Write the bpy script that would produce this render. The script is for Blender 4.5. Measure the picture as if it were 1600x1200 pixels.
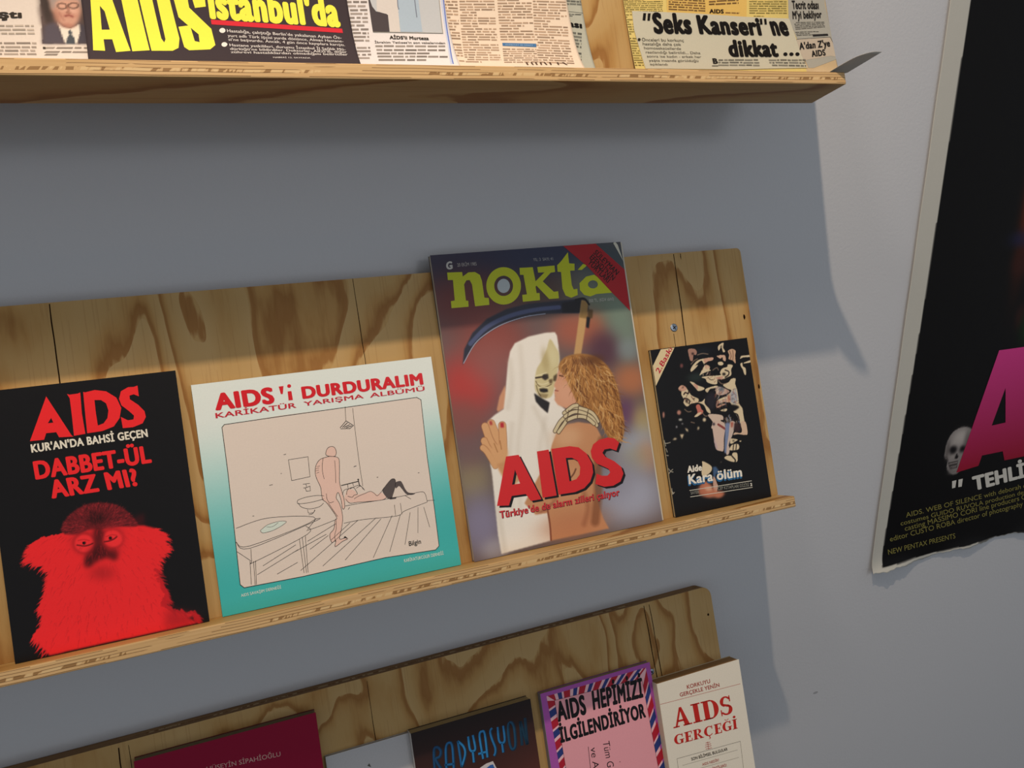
import bpy, math, random
import numpy as np
from mathutils import Matrix, Vector
from mathutils.geometry import tessellate_polygon

for o in list(bpy.data.objects): bpy.data.objects.remove(o)
SC = bpy.context.scene
COL = SC.collection
def lin(c):
    if isinstance(c, str): c = [int(c[i:i+2], 16)/255 for i in (0, 2, 4)]
    return [x/12.92 if x <= .04045 else ((x+.055)/1.055)**2.4 for x in c]

# ============================================================ camera, exposure, light
cam = bpy.data.cameras.new('camera'); cam.sensor_fit = 'HORIZONTAL'; cam.sensor_width = 36.0
cam.lens = 36.0*1294/1600; cam.clip_start = .02
cob = bpy.data.objects.new('camera', cam); COL.objects.link(cob)
cob.matrix_world = Matrix(((0.92025867, 0.1259201, -0.37049712, 0.0),
                           (-0.391119, 0.26636069, -0.88095284, -0.734098),
                           (-0.0122438, 0.95561295, 0.29437048, 1.5),
                           (0, 0, 0, 1)))
SC.camera = cob
SC.view_settings.view_transform = 'Standard'; SC.view_settings.look = 'None'
SC.view_settings.exposure = 0.0; SC.view_settings.gamma = 1.0
SC.view_settings.use_curve_mapping = False
world = bpy.data.worlds.new('room_ambient'); SC.world = world; world.use_nodes = True
_wt = world.node_tree; _bg = _wt.nodes['Background']          # dim room: walls around brighter than ceiling and floor
_tc = _wt.nodes.new('ShaderNodeTexCoord'); _sx = _wt.nodes.new('ShaderNodeSeparateXYZ'); _wt.links.new(_tc.outputs['Generated'], _sx.inputs[0])
_mr = _wt.nodes.new('ShaderNodeMapRange'); _mr.inputs['From Min'].default_value = -1; _wt.links.new(_sx.outputs['Z'], _mr.inputs['Value'])
_cr = _wt.nodes.new('ShaderNodeValToRGB'); _wt.links.new(_mr.outputs[0], _cr.inputs['Fac'])
_e = _cr.color_ramp.elements; _e[0].color = (.34, .34, .36, 1); _e[1].position = 1; _e[1].color = (.42, .44, .46, 1)
_x = _e.new(.5); _x.color = (.86, .94, 1.0, 1)
_wt.links.new(_cr.outputs['Color'], _bg.inputs[0]); _bg.inputs[1].default_value = .40
def spot(name, loc, target, watts, col, angle, blend, size):
    l = bpy.data.lights.new(name, 'SPOT'); l.energy = watts; l.color = col; l.spot_size = math.radians(angle)
    l.spot_blend = blend; l.shadow_soft_size = size
    o = bpy.data.objects.new(name, l); COL.objects.link(o); o.location = loc
    o.rotation_euler = (Vector(target)-Vector(loc)).to_track_quat('-Z', 'Y').to_euler(); return o
spot('spot_lamp_warm', (.05, -.585, 2.52), (.26, -.02, 1.15), 42, (1, .81, .60), 110, .9, .012)
spot('spot_lamp_soft', (-.40, -.62, 2.42), (.75, -.02, 1.35), 8.5, (1, .90, .82), 130, .9, .10)
al = bpy.data.lights.new('window_light', 'AREA'); al.energy = 8; al.color = (.95, .96, 1.0); al.shape = 'RECTANGLE'; al.size = .9; al.size_y = .5
ao = bpy.data.objects.new('window_light', al); COL.objects.link(ao); ao.location = (1.45, -3.2, 2.55)
ao.rotation_euler = (Vector((.3, 0, 1.3))-ao.location).to_track_quat('-Z', 'Y').to_euler()

# ============================================================ node materials
def newmat(name, rough=.6, spec=.3):
    m = bpy.data.materials.new(name); m.use_nodes = True
    b = m.node_tree.nodes['Principled BSDF']; b.inputs['Roughness'].default_value = rough; b.inputs['Specular IOR Level'].default_value = spec
    return m, m.node_tree, b
class NT:
    def __init__(s, t): s.t = t
    def n(s, kind, **kw):
        x = s.t.nodes.new(kind)
        for k, v in kw.items():
            if k.startswith('i_'): x.inputs[int(k[2:]) if k[2:].isdigit() else k[2:]].default_value = v
            else: setattr(x, k, v)
        return x
    def l(s, a, b): s.t.links.new(a, b)
    def math(s, op, a, b=None, c=None):
        x = s.n('ShaderNodeMath', operation=op)
        for i, v in enumerate((a, b, c)):
            if v is None: continue
            if isinstance(v, (int, float)): x.inputs[i].default_value = v
            else: s.l(v, x.inputs[i])
        return x.outputs[0]
    def scaled(s, vec, sc, off=(0, 0, 0)):
        x = s.n('ShaderNodeMapping'); x.inputs['Scale'].default_value = sc; x.inputs['Location'].default_value = off
        s.l(vec, x.inputs['Vector']); return x.outputs[0]
    def noise(s, vec, scale, detail=2, rough=.5, dist=0):
        x = s.n('ShaderNodeTexNoise'); x.inputs['Scale'].default_value = scale; x.inputs['Detail'].default_value = detail
        x.inputs['Roughness'].default_value = rough; x.inputs['Distortion'].default_value = dist; s.l(vec, x.inputs['Vector']); return x.outputs['Fac']
    def ramp(s, fac, stops):
        x = s.n('ShaderNodeValToRGB'); e = x.color_ramp.elements
        while len(e) < len(stops): e.new(.5)
        for el, (p, c) in zip(e, stops): el.position = p; el.color = (*lin(c), 1)
        s.l(fac, x.inputs['Fac']); return x.outputs['Color']
    def mix(s, fac, a, b, mode='MIX'):
        x = s.n('ShaderNodeMix', data_type='RGBA', blend_type=mode)
        for k, v in ((0, fac), (6, a), (7, b)):
            if isinstance(v, (int, float)): x.inputs[k].default_value = v
            elif isinstance(v, (list, tuple)): x.inputs[k].default_value = (*v[:3], 1)
            else: s.l(v, x.inputs[k])
        return x.outputs[2]
    def bump(s, h, strength, dist, bsdf):
        x = s.n('ShaderNodeBump'); x.inputs['Strength'].default_value = strength; x.inputs['Distance'].default_value = dist
        s.l(h, x.inputs['Height']); s.l(x.outputs[0], bsdf.inputs['Normal'])
    def obj(s): return s.n('ShaderNodeTexCoord').outputs['Object']

def wood(name, seed, horizontal=False):
    m, t, b = newmat(name, .52, .25); k = NT(t); co = k.obj()
    sc = (1, .42, 1) if not horizontal else (.16, 1, 1)
    v = k.scaled(co, sc, (seed, seed*.7, 0))
    n1 = k.noise(v, 6.5, 2.4, .5, .5)
    rings = k.math('FRACT', k.math('MULTIPLY', n1, 11.0))
    fine = k.noise(k.scaled(co, (420, 9, 420) if not horizontal else (9, 420, 420)), 1.0, 2, .6)
    wob = k.noise(k.scaled(co, (120, 25, 1) if not horizontal else (25, 120, 60)), 1.0, 2, .6)
    r2 = k.math('ADD', rings, k.math('MULTIPLY', k.math('SUBTRACT', wob, .5), .35))
    c = k.ramp(r2, [(0, 'c6a570'), (.5, 'c09c64'), (.72, 'b48a50'), (.86, '94642f'), (.95, '9a6a36'), (1, 'c09c64')])
    big = k.noise(co, 5, 1)
    c = k.mix(k.math('MULTIPLY', big, .35), c, lin('ab8048'))
    dk = k.math('MULTIPLY', k.math('GREATER_THAN', fine, .60), .16)
    c = k.mix(dk, c, lin('8a5a2c'))
    t.links.new(c, b.inputs['Base Color'])
    k.bump(k.math('ADD', fine, k.math('MULTIPLY', r2, .3)), .25, .0004, b)
    return m
MIDPLY = {1: 3, 2: 0}
def ply_edge(name, axis, thick, n_ply, seed, light='e0bc8a', dark='c09866'):
    """cut edge of the plywood: plies stacked along a local axis"""
    m, t, b = newmat(name, .7, .15); k = NT(t); co = k.obj()
    sep = k.n('ShaderNodeSeparateXYZ'); k.l(co, sep.inputs[0])
    d = sep.outputs[axis]
    wav = k.math('MULTIPLY', k.math('SUBTRACT', k.noise(k.scaled(co, (14, 0, 0), (seed, 0, 0)), 1, 2), .5), .0020)
    u = k.math('MULTIPLY', k.math('ADD', k.math('ADD', d, wav), 1.0), n_ply/thick)
    fr = k.math('FRACT', u); idx = k.math('FLOOR', u)
    mid = k.math('LESS_THAN', k.math('ABSOLUTE', k.math('SUBTRACT', k.math('MODULO', idx, n_ply), float(MIDPLY[axis]))), .5)
    line = k.math('MULTIPLY', k.math('GREATER_THAN', k.math('ABSOLUTE', k.math('SUBTRACT', fr, .5)), .40), k.math('GREATER_THAN', k.noise(k.scaled(co, (18, 120, 120), (seed, 0, 0)), 1, 2), .47))
    sk = k.n('ShaderNodeVectorRotate', rotation_type='Z_AXIS'); k.l(co, sk.inputs['Vector']); sk.inputs['Angle'].default_value = .6
    ends = k.noise(k.scaled(sk.outputs[0], (260, 60, 60)), 1, 1.0)
    patch = k.math('GREATER_THAN', k.noise(k.scaled(co, (7, 1, 1), (seed*2, 0, 0)), 1, 1), .42)
    streak = k.noise(k.scaled(co, (10, 700, 700)), 1, 2)
    c = k.mix(streak, lin(light), lin(dark))
    tick = k.math('MULTIPLY', k.math('MULTIPLY', mid, patch), k.math('GREATER_THAN', ends, .54))
    c = k.mix(k.math('MULTIPLY', tick, .7), c, lin('7a5228'))
    c = k.mix(k.math('MULTIPLY', k.math('MULTIPLY', mid, patch), k.math('MULTIPLY', k.math('LESS_THAN', ends, .46), .35)), c, lin('ecd2a0'))
    c = k.mix(k.math('MULTIPLY', line, .72), c, lin('58381c'))
    k.l(c, b.inputs['Base Color']); k.bump(ends, .3, .0004, b)
    return m
def ink(name, rough, coat=0., mottled=0.06, bump=.1, bscale=60, crough=.2, spec=.2):
    m, t, b = newmat(name, rough, spec); k = NT(t)
    a = k.n('ShaderNodeAttribute', attribute_name='ink')
    co = k.obj(); nz = k.noise(co, 700, 2)
    mu = k.math('SUBTRACT', 1+mottled, k.math('MULTIPLY', nz, mottled*2)); c = k.mix(1.0, a.outputs['Color'], mu, 'MULTIPLY')
    k.l(c, b.inputs['Base Color'])
    b.inputs['Coat Weight'].default_value = coat; b.inputs['Coat Roughness'].default_value = crough
    k.bump(k.noise(co, bscale, 3, .55), bump, .002, b)
    return m
def plain(name, col, rough=.7, spec=.25, nscale=300, var=.15, metal=0):
    m, t, b = newmat(name, rough, spec); k = NT(t)
    nz = k.noise(k.obj(), nscale, 3)
    c = k.mix(k.math('MULTIPLY', nz, var*2), lin(col), [x*.6 for x in lin(col)])
    k.l(c, b.inputs['Base Color']); b.inputs['Metallic'].default_value = metal
    return m
def pages(name, col):
    m, t, b = newmat(name, .85, .1); k = NT(t)
    nz = k.noise(k.scaled(k.obj(), (20, 20, 4000)), 1, 2)
    c = k.mix(nz, lin(col), [x*.62 for x in lin(col)]); k.l(c, b.inputs['Base Color'])
    k.bump(nz, .4, .0003, b); return m
def wall_paint():
    m, t, b = newmat('wall_paint', .62, .25); k = NT(t); co = k.obj()
    big = k.noise(co, 2.2, 2)
    c = k.mix(k.math('MULTIPLY', big, .25), lin('d2d2d6'), lin('c6c8ce'))
    # a small pencil smudge and fine roller texture
    d = k.n('ShaderNodeVectorMath', operation='DISTANCE'); k.l(k.scaled(co, (1, 1, 2.2)), d.inputs[0]); d.inputs[1].default_value = SMUDGE
    sm = k.math('MULTIPLY', k.math('LESS_THAN', d.outputs['Value'], .0042), .45)
    c = k.mix(sm, c, lin('5a5a5e'))
    k.l(c, b.inputs['Base Color'])
    k.bump(k.noise(co, 260, 3, .6), .22, .0012, b)
    return m
SMUDGE = (.7600, 0, .7466*2.2)

# ============================================================ geometry helpers
def link(o, parent=None):
    COL.objects.link(o)
    if parent: o.parent = parent
    return o
def tag(o, label=None, cat=None, group=None, kind=None):
    if label: o['label'] = label
    if cat: o['category'] = cat
    if group: o['group'] = group
    if kind: o['kind'] = kind
    return o
LEAN = math.radians(70)
def thing(name, loc, rot=None, **kw):
    o = bpy.data.objects.new(name, None); o.empty_display_size = .03; link(o)
    o.matrix_world = Matrix.Translation(loc) @ (rot or Matrix.Identity(4)); return tag(o, **kw)
def box_data(x0, y0, z0, x1, y1, z1, mats=(0,)*6):
    v = [(x0,y0,z0),(x1,y0,z0),(x1,y1,z0),(x0,y1,z0),(x0,y0,z1),(x1,y0,z1),(x1,y1,z1),(x0,y1,z1)]
    # order: back, front, bottom(-y), top(+y), left, right
    f = [(0,3,2,1),(4,5,6,7),(0,1,5,4),(3,7,6,2),(0,4,7,3),(1,2,6,5)]
    return v, f, list(mats)
def mesh_obj(name, v, f, mats, parent=None, idx=None, bevel=0, smooth=False, segs=2):
    me = bpy.data.meshes.new(name); me.from_pydata([tuple(p) for p in v], [], f)
    for m in mats: me.materials.append(m)
    if idx: me.polygons.foreach_set('material_index', idx)
    me.validate(); me.update()
    o = bpy.data.objects.new(name, me); link(o, parent)
    if smooth: me.polygons.foreach_set('use_smooth', [True]*len(me.polygons))
    if bevel:
        b = o.modifiers.new('bevel', 'BEVEL'); b.width = bevel; b.segments = segs; b.limit_method = 'ANGLE'; b.angle_limit = math.radians(40)
    return o
def catmull(p, closed, n=6):
    p = [np.array(q, float) for q in p]; N = len(p); out = []
    if N < 3: return p
    for i in range(N if closed else N-1):
        a = p[(i-1) % N] if closed or i > 0 else p[i]; b = p[i]; c = p[(i+1) % N]
        d = p[(i+2) % N] if closed or i+2 < N else p[min(i+1, N-1)]
        for k in range(n):
            t = k/n
            out.append(.5*((2*b)+(-a+c)*t+(2*a-5*b+4*c-d)*t*t+(-a+3*b-3*c+d)*t**3))
    if not closed: out.append(p[-1])
    return out

# ---------------- printed colour: a fine grid of ink values computed here
class Canvas:
    def __init__(s, w, h, res, base):
        s.res = res; s.nx = int(round(w/res))+1; s.ny = int(round(h/res))+1
        s.x = np.linspace(0, w, s.nx); s.y = np.linspace(0, h, s.ny)
        s.c = np.empty((s.ny, s.nx, 3), np.float32); s.c[:] = [int(base[i:i+2], 16)/255 for i in (0, 2, 4)]
        s.sub = None
    def sl(s, x0, x1, y0, y1):
        i0 = max(0, int(x0/s.res)-1); i1 = min(s.nx, int(x1/s.res)+3); j0 = max(0, int(y0/s.res)-1); j1 = min(s.ny, int(y1/s.res)+3)
        return (i0, i1, j0, j1) if i1 > i0 and j1 > j0 else None
    def put(s, r, mask, col):
        i0, i1, j0, j1 = r; c = np.array([int(col[i:i+2], 16)/255 for i in (0, 2, 4)], np.float32)
        a = mask[..., None].astype(np.float32); s.c[j0:j1, i0:i1] = s.c[j0:j1, i0:i1]*(1-a)+c*a
    def fill(s, col, pts, soft, al, sm):
        if sm: pts = catmull(pts, True)
        P = np.array(pts); m = soft*2.2+.5
        r = s.sl(P[:, 0].min()-m, P[:, 0].max()+m, P[:, 1].min()-m, P[:, 1].max()+m)
        if not r: return
        i0, i1, j0, j1 = r; acc = np.zeros((j1-j0, i1-i0))
        for ox in (-.25, .25):
            for oy in (-.25, .25):
                X, Y = np.meshgrid(s.x[i0:i1]+ox*s.res, s.y[j0:j1]+oy*s.res); ins = np.zeros(X.shape, bool)
                for k in range(len(P)):
                    (xa, ya), (xb, yb) = P[k], P[(k+1) % len(P)]
                    if ya == yb: continue
                    ins ^= ((ya > Y) != (yb > Y)) & (X < (xb-xa)*(Y-ya)/(yb-ya)+xa)
                acc += ins/4
        rad = int(round(soft/s.res*.7))
        if rad >= 1:
            for _ in range(2):
                for ax in (0, 1):
                    q = np.pad(acc, [(rad, rad) if a == ax else (0, 0) for a in (0, 1)], mode='edge'); cs = np.cumsum(q, ax)
                    z = np.zeros_like(np.take(cs, [0], ax)); cs = np.concatenate([z, cs], ax); n = 2*rad+1
                    acc = (np.take(cs, range(n, cs.shape[ax]), ax)-np.take(cs, range(0, cs.shape[ax]-n), ax))/n
        s.put(r, acc*al, col)
    def blob(s, col, c, rr, al):
        r = s.sl(c[0]-rr[0]*2, c[0]+rr[0]*2, c[1]-rr[1]*2, c[1]+rr[1]*2)
        if not r: return
        X, Y = np.meshgrid(s.x[r[0]:r[1]], s.y[r[2]:r[3]])
        d = ((X-c[0])/rr[0])**2+((Y-c[1])/rr[1])**2
        s.put(r, al*np.exp(-(d*.9)**1.4), col)
    def stroke(s, col, w, pts, soft, al, sm, taper=False):
        if sm: pts = catmull(pts, False, 4)
        P = np.array(pts); m = w+soft+.5
        r = s.sl(P[:, 0].min()-m, P[:, 0].max()+m, P[:, 1].min()-m, P[:, 1].max()+m)
        if not r: return
        X, Y = np.meshgrid(s.x[r[0]:r[1]], s.y[r[2]:r[3]]); best = np.full(X.shape, 1e9); L = len(P)-1
        for k in range(L):
            a, b = P[k], P[k+1]; d = b-a; q = max(d @ d, 1e-9)
            t = np.clip(((X-a[0])*d[0]+(Y-a[1])*d[1])/q, 0, 1)
            e = np.hypot(X-a[0]-t*d[0], Y-a[1]-t*d[1])
            if taper: e = e+(w/2)*((k+t)/L)
            best = np.minimum(best, e)
        soft = max(soft, s.res*.6)
        s.put(r, al*np.clip((w/2+soft/2-best)/soft, 0, 1), col)
    def hair(s, col, path, ln, n, al, seed):
        rg = random.Random(seed); P = [np.array(q) for q in path]; cen = np.array([s.x[-1]*.5, s.y[-1]*.33])
        for _ in range(n):
            k = rg.randrange(len(P)-1); t = rg.random(); p = P[k]*(1-t)+P[k+1]*t
            d = p-cen; a = math.atan2(d[1]*.55-.25*abs(d[0]), d[0])+rg.uniform(-.45, .45); l = ln*rg.uniform(.4, 1.1)
            u = np.array([math.cos(a), math.sin(a)]); p0 = p-u*l*.35
            s.stroke(col, rg.uniform(1.0, 2.2), [p0, p0+u*l*.6+np.array([0, -.1*l]), p0+u*l+np.array([0, -.28*l])], .25, al, 0, True)
    def tufts(s, col, poly, cen, ln, n, w, al, seed, curl):
        rg = random.Random(seed); P = np.array(poly); x0, y0 = P.min(0); x1, y1 = P.max(0); done = 0
        while done < n:
            x, y = rg.uniform(x0, x1), rg.uniform(y0, y1); ins = False
            for k in range(len(P)):
                (xa, ya), (xb, yb) = P[k], P[(k+1) % len(P)]
                if (ya > y) != (yb > y) and x < (xb-xa)*(y-ya)/(yb-ya)+xa: ins = not ins
            if not ins: continue
            done += 1; a = math.atan2(y-cen[1], x-cen[0])+rg.uniform(-.35, .35); l = ln*rg.uniform(.5, 1.2); q = []
            px, py, sg = x, y, rg.choice((-1, 1))
            for k in range(5):
                q.append((px, py)); px += math.cos(a)*l/4; py += math.sin(a)*l/4; a += sg*curl*(1 if k < 2 else -1.2)
            s.stroke(col, w*rg.uniform(.6, 1.3), q, .3, al, 0, True)
    def run(s, prims):
        for p in prims:
            if p[0] == 'V': s.tufts(*p[1:])
            elif p[0] == 'F': s.fill(*p[1:])
            elif p[0] == 'B': s.blob(*p[1:])
            elif p[0] == 'S': s.stroke(*p[1:])
            elif p[0] == 'H': s.hair(*p[1:])

# ---------------- lettering and line work: flat ink polygons
_glyph = {}
def text_mesh(s, bold):
    key = (s, bold)
    if key not in _glyph:
        cu = bpy.data.curves.new('lettering', 'FONT'); cu.body = s; cu.space_character = 1+1.7*bold;  cu.resolution_u = 4
        o = bpy.data.objects.new('lettering', cu); COL.objects.link(o)
        me = bpy.data.meshes.new_from_object(o.evaluated_get(bpy.context.evaluated_depsgraph_get()))
        v = np.empty(len(me.vertices)*3); me.vertices.foreach_get('co', v)
        v = v.reshape(-1, 3)[:, :2].copy(); f = [tuple(p.vertices) for p in me.polygons]
        if bold > 0 and len(v):        # heavier strokes: the same outline laid down again a hair to each side
            e = bold; sh = [(0, 0)]+[(e*math.cos(a), e*.62*math.sin(a)) for a in [k*math.pi/5 for k in range(10)]]+([(e*.5, 0), (-e*.5, 0)] if e > .04 else [])
            n = len(v); f = [tuple(k*n+i for i in q) for k in range(len(sh)) for q in f]; v = np.concatenate([np.c_[v+np.array(d), np.full(n, .15*k)] for k, d in enumerate(sh)])
        else: v = np.c_[v, np.zeros(len(v))]
        _glyph[key] = (v, f)
        bpy.data.objects.remove(o); bpy.data.curves.remove(cu); bpy.data.meshes.remove(me)
    return _glyph[key]
CAP = None
def affine(v, x0, x1, bl, br, tl, cap):
    bl, br, tl = map(np.array, (bl, br, tl)); u = (v[:, 0]-x0)/(x1-x0)
    return bl+u[:, None]*(br-bl)+(v[:, 1]/cap)[:, None]*(tl-bl)
def ribbon(pts, w):
    P = [np.array(q, float) for q in pts]; n = len(P); Lf, Rt = [], []
    for i in range(n):
        a = P[i]-P[i-1] if i > 0 else P[1]-P[0]; b = P[i+1]-P[i] if i < n-1 else P[-1]-P[-2]
        a = a/max(np.hypot(*a), 1e-6); b = b/max(np.hypot(*b), 1e-6); d = a+b
        if np.hypot(*d) < .3: d = b
        d = d/np.hypot(*d); nn = np.array([-d[1], d[0]]); k = min(1.6, 1/max(.5, abs(d @ a)))
        Lf.append(P[i]+nn*w/2*k); Rt.append(P[i]-nn*w/2*k)
    v = Lf+Rt; return v, [(i, i+1, n+i+1, n+i) for i in range(n-1)]
def arc(cx, cy, rx, ry, a0, a1, w0, w1, n=14):
    o, i_ = [], []
    for k in range(n+1):
        t = k/n; a = math.radians(a0+(a1-a0)*t); w = w0+(w1-w0)*math.sin(math.pi*t)
        o.append((cx+rx*math.cos(a), cy+ry*math.sin(a))); i_.append((cx+(rx-w)*math.cos(a), cy+(ry-w*.45)*math.sin(a)))
    return o+i_, [(k, k+1, n+k+2, n+k+1) for k in range(n)]
def serif_glyph(ch):
    H = []; q = lambda *p: H.append((list(p), [tuple(range(len(p)))]))
    bar = lambda x0, y0, x1, y1: q((x0, y0), (x1, y0), (x1, y1), (x0, y1))
    base = {'Ç': 'C', 'Ğ': 'G', 'İ': 'I'}.get(ch, ch)
    if base == 'A':
        q((.10, 0), (.20, 0), (.50, .86), (.44, 1)); q((.60, 0), (.86, 0), (.56, 1), (.44, 1)); bar(.24, .26, .66, .36); bar(0, 0, .32, .07); bar(.52, 0, .98, .07); w = .98
    elif base == 'I': bar(.11, 0, .37, 1); bar(0, 0, .48, .07); bar(0, .93, .48, 1); w = .48
    elif base == 'D': bar(.10, 0, .36, 1); bar(0, 0, .5, .07); bar(0, .93, .5, 1); H.append(arc(.42, .5, .46, .5, 90, -90, .08, .26)); bar(.3, .0, .44, .07); w = .88
    elif base == 'S':
        H.append(arc(.34, .72, .29, .28, 20, 250, .10, .20)); H.append(arc(.34, .28, .32, .28, 70, -160, .10, .22)); q((.10, .66), (.22, .50), (.62, .34), (.5, .52)); bar(.55, .68, .61, 1); bar(.02, 0, .08, .32); w = .68
    elif base == 'E': bar(.10, 0, .36, 1); bar(0, 0, .72, .08); bar(0, .92, .70, 1); bar(.3, .46, .56, .54); bar(.65, 0, .72, .28); bar(.63, .72, .70, 1); bar(.50, .36, .56, .64); w = .74
    elif base == 'R':
        bar(.10, 0, .36, 1); bar(0, 0, .46, .07); bar(0, .93, .44, 1); H.append(arc(.40, .74, .36, .26, 90, -90, .07, .23)); q((.36, .50), (.52, .50), (.94, 0), (.68, 0)); bar(.62, 0, .98, .07); w = .96
    elif base in 'CG':
        H.append(arc(.46, .5, .46, .5, 40, 320, .10, .27)); bar(.73, .66, .80, 1)
        if base == 'G': bar(.60, .04, .82, .42); bar(.50, .38, .92, .45)
        w = .90
    if ch == 'İ': H.append(arc(.24, 1.24, .13, .13, 0, 360, .13, .13))
    if ch == 'Ğ': H.append(arc(.46, 1.27, .21, .17, 195, 345, .06, .09))
    if ch == 'Ç': q((.44, .02), (.54, .02), (.50, -.10), (.42, -.10)); H.append(arc(.44, -.18, .13, .11, 90, -120, .06, .09))
    return H, w
class Ink:
    """collects coloured faces in (x, y) millimetres on layers above a sheet"""
    def __init__(s, split=None): s.v = []; s.f = []; s.c = []; s.split = split
    def add(s, v, f, layer, col, up=None):
        v0 = v; v = [tuple(map(float, p[:2])) for p in v]
        if up is None: up = [0.]*len(v)
        v = [(*p, layer+float(z)) for p, z in zip(v, up)]
        if s.split:
            tri = []
            for q in f:
                for k in range(1, len(q)-1): tri.append((v[q[0]], v[q[k]], v[q[k+1]]))
            out = []
            while tri:
                t = tri.pop(); e = [math.dist(t[i][:2], t[(i+1) % 3][:2]) for i in range(3)]; m = max(e)
                if m <= s.split: out.append(t); continue
                i = e.index(m); a, b, c = t[i], t[(i+1) % 3], t[(i+2) % 3]; mid = ((a[0]+b[0])/2, (a[1]+b[1])/2, a[2])
                tri += [(a, mid, c), (mid, b, c)]
            v = [p for t in out for p in t]; f = [(3*i, 3*i+1, 3*i+2) for i in range(len(out))]
        n = len(s.v); s.v += v; s.f += [tuple(n+i for i in q) for q in f]
        s.c += [col(p) if callable(col) else col for p in v]
    def run(s, prims, clip=None):
        for p in prims:
            k = p[0]
            if k == 'P':
                loops = [catmull(l, True) if p[4] else l for l in p[3]]
                flat = [q for l in loops for q in l]
                tris = tessellate_polygon([[Vector((q[0], q[1], 0)) for q in l] for l in loops])
                col = (lambda q, L=flat: [a+(b-a)*max(0, min(1, (q[1]-min(z[1] for z in L))/(max(z[1] for z in L)-min(z[1] for z in L)))) for a, b in zip(lin('9c1630'), lin('d8408e'))]) if p[2] == 'GRAD' else lin(p[2])
                s.add(flat, tris, p[1], col)
            elif k == 'R':
                pts = catmull(p[4], False, 5) if p[5] and len(p[4]) > 2 else p[4]
                v, f = ribbon(pts, p[3]); s.add(v, f, p[1], lin(p[2]))
            elif k == 'T':
                v, f = text_mesh(p[3], p[5]); cap = text_mesh('H', 0)[0][:, 1].max()
                if not len(v): continue
                s.add(affine(v, v[:, 0].min(), v[:, 0].max(), *p[4], cap), f, p[1], lin(p[2]), v[:, 2])
            elif k == 'G':
                x = 0; parts = []
                for ch in p[3]:
                    H, w = serif_glyph(ch); parts.append((x, H)); x += w+.06
                for ox, H in parts:
                    for gv, gf in H: s.add(affine(np.array([(a+ox, b) for a, b in gv]), 0, x-.06, *p[4], 1.0), gf, p[1], lin(p[2]))
            elif k == 'C':
                tl, tr, br, bl = map(np.array, p[3]); n = p[4]; rg = random.Random(p[5]); ht = p[6]
                at = lambda u, t: (tl*(1-u)+tr*u)*(1-t)+(bl*(1-u)+br*u)*t
                wid = max(np.hypot(*(tr-tl)), 1); lh = np.hypot(*(bl-tl))/n; em = lh*.62
                for i in range(n):
                    u = 0. if rg.random() > .12 else .06; end = 1. if rg.random() > .15 else rg.uniform(.4, .9)
                    t0 = (i+.5-ht/2)/n; t1 = (i+.5+ht/2)/n
                    while u < end-.01:
                        w = rg.choice((2, 3, 4, 5, 6, 7, 8, 9))*em/wid*.8; e = min(end, u+w)
                        jt = rg.uniform(-.06, .06)/n
                        s.add([at(u, t0+jt), at(e, t0+jt), at(e, t1+jt), at(u, t1+jt)], [(0, 1, 2, 3)], p[1], (lambda q: [a*q for a in lin(p[2])])(rg.uniform(.75, 1.35)))
                        u = e+em/wid*rg.uniform(.5, .9)

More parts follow.
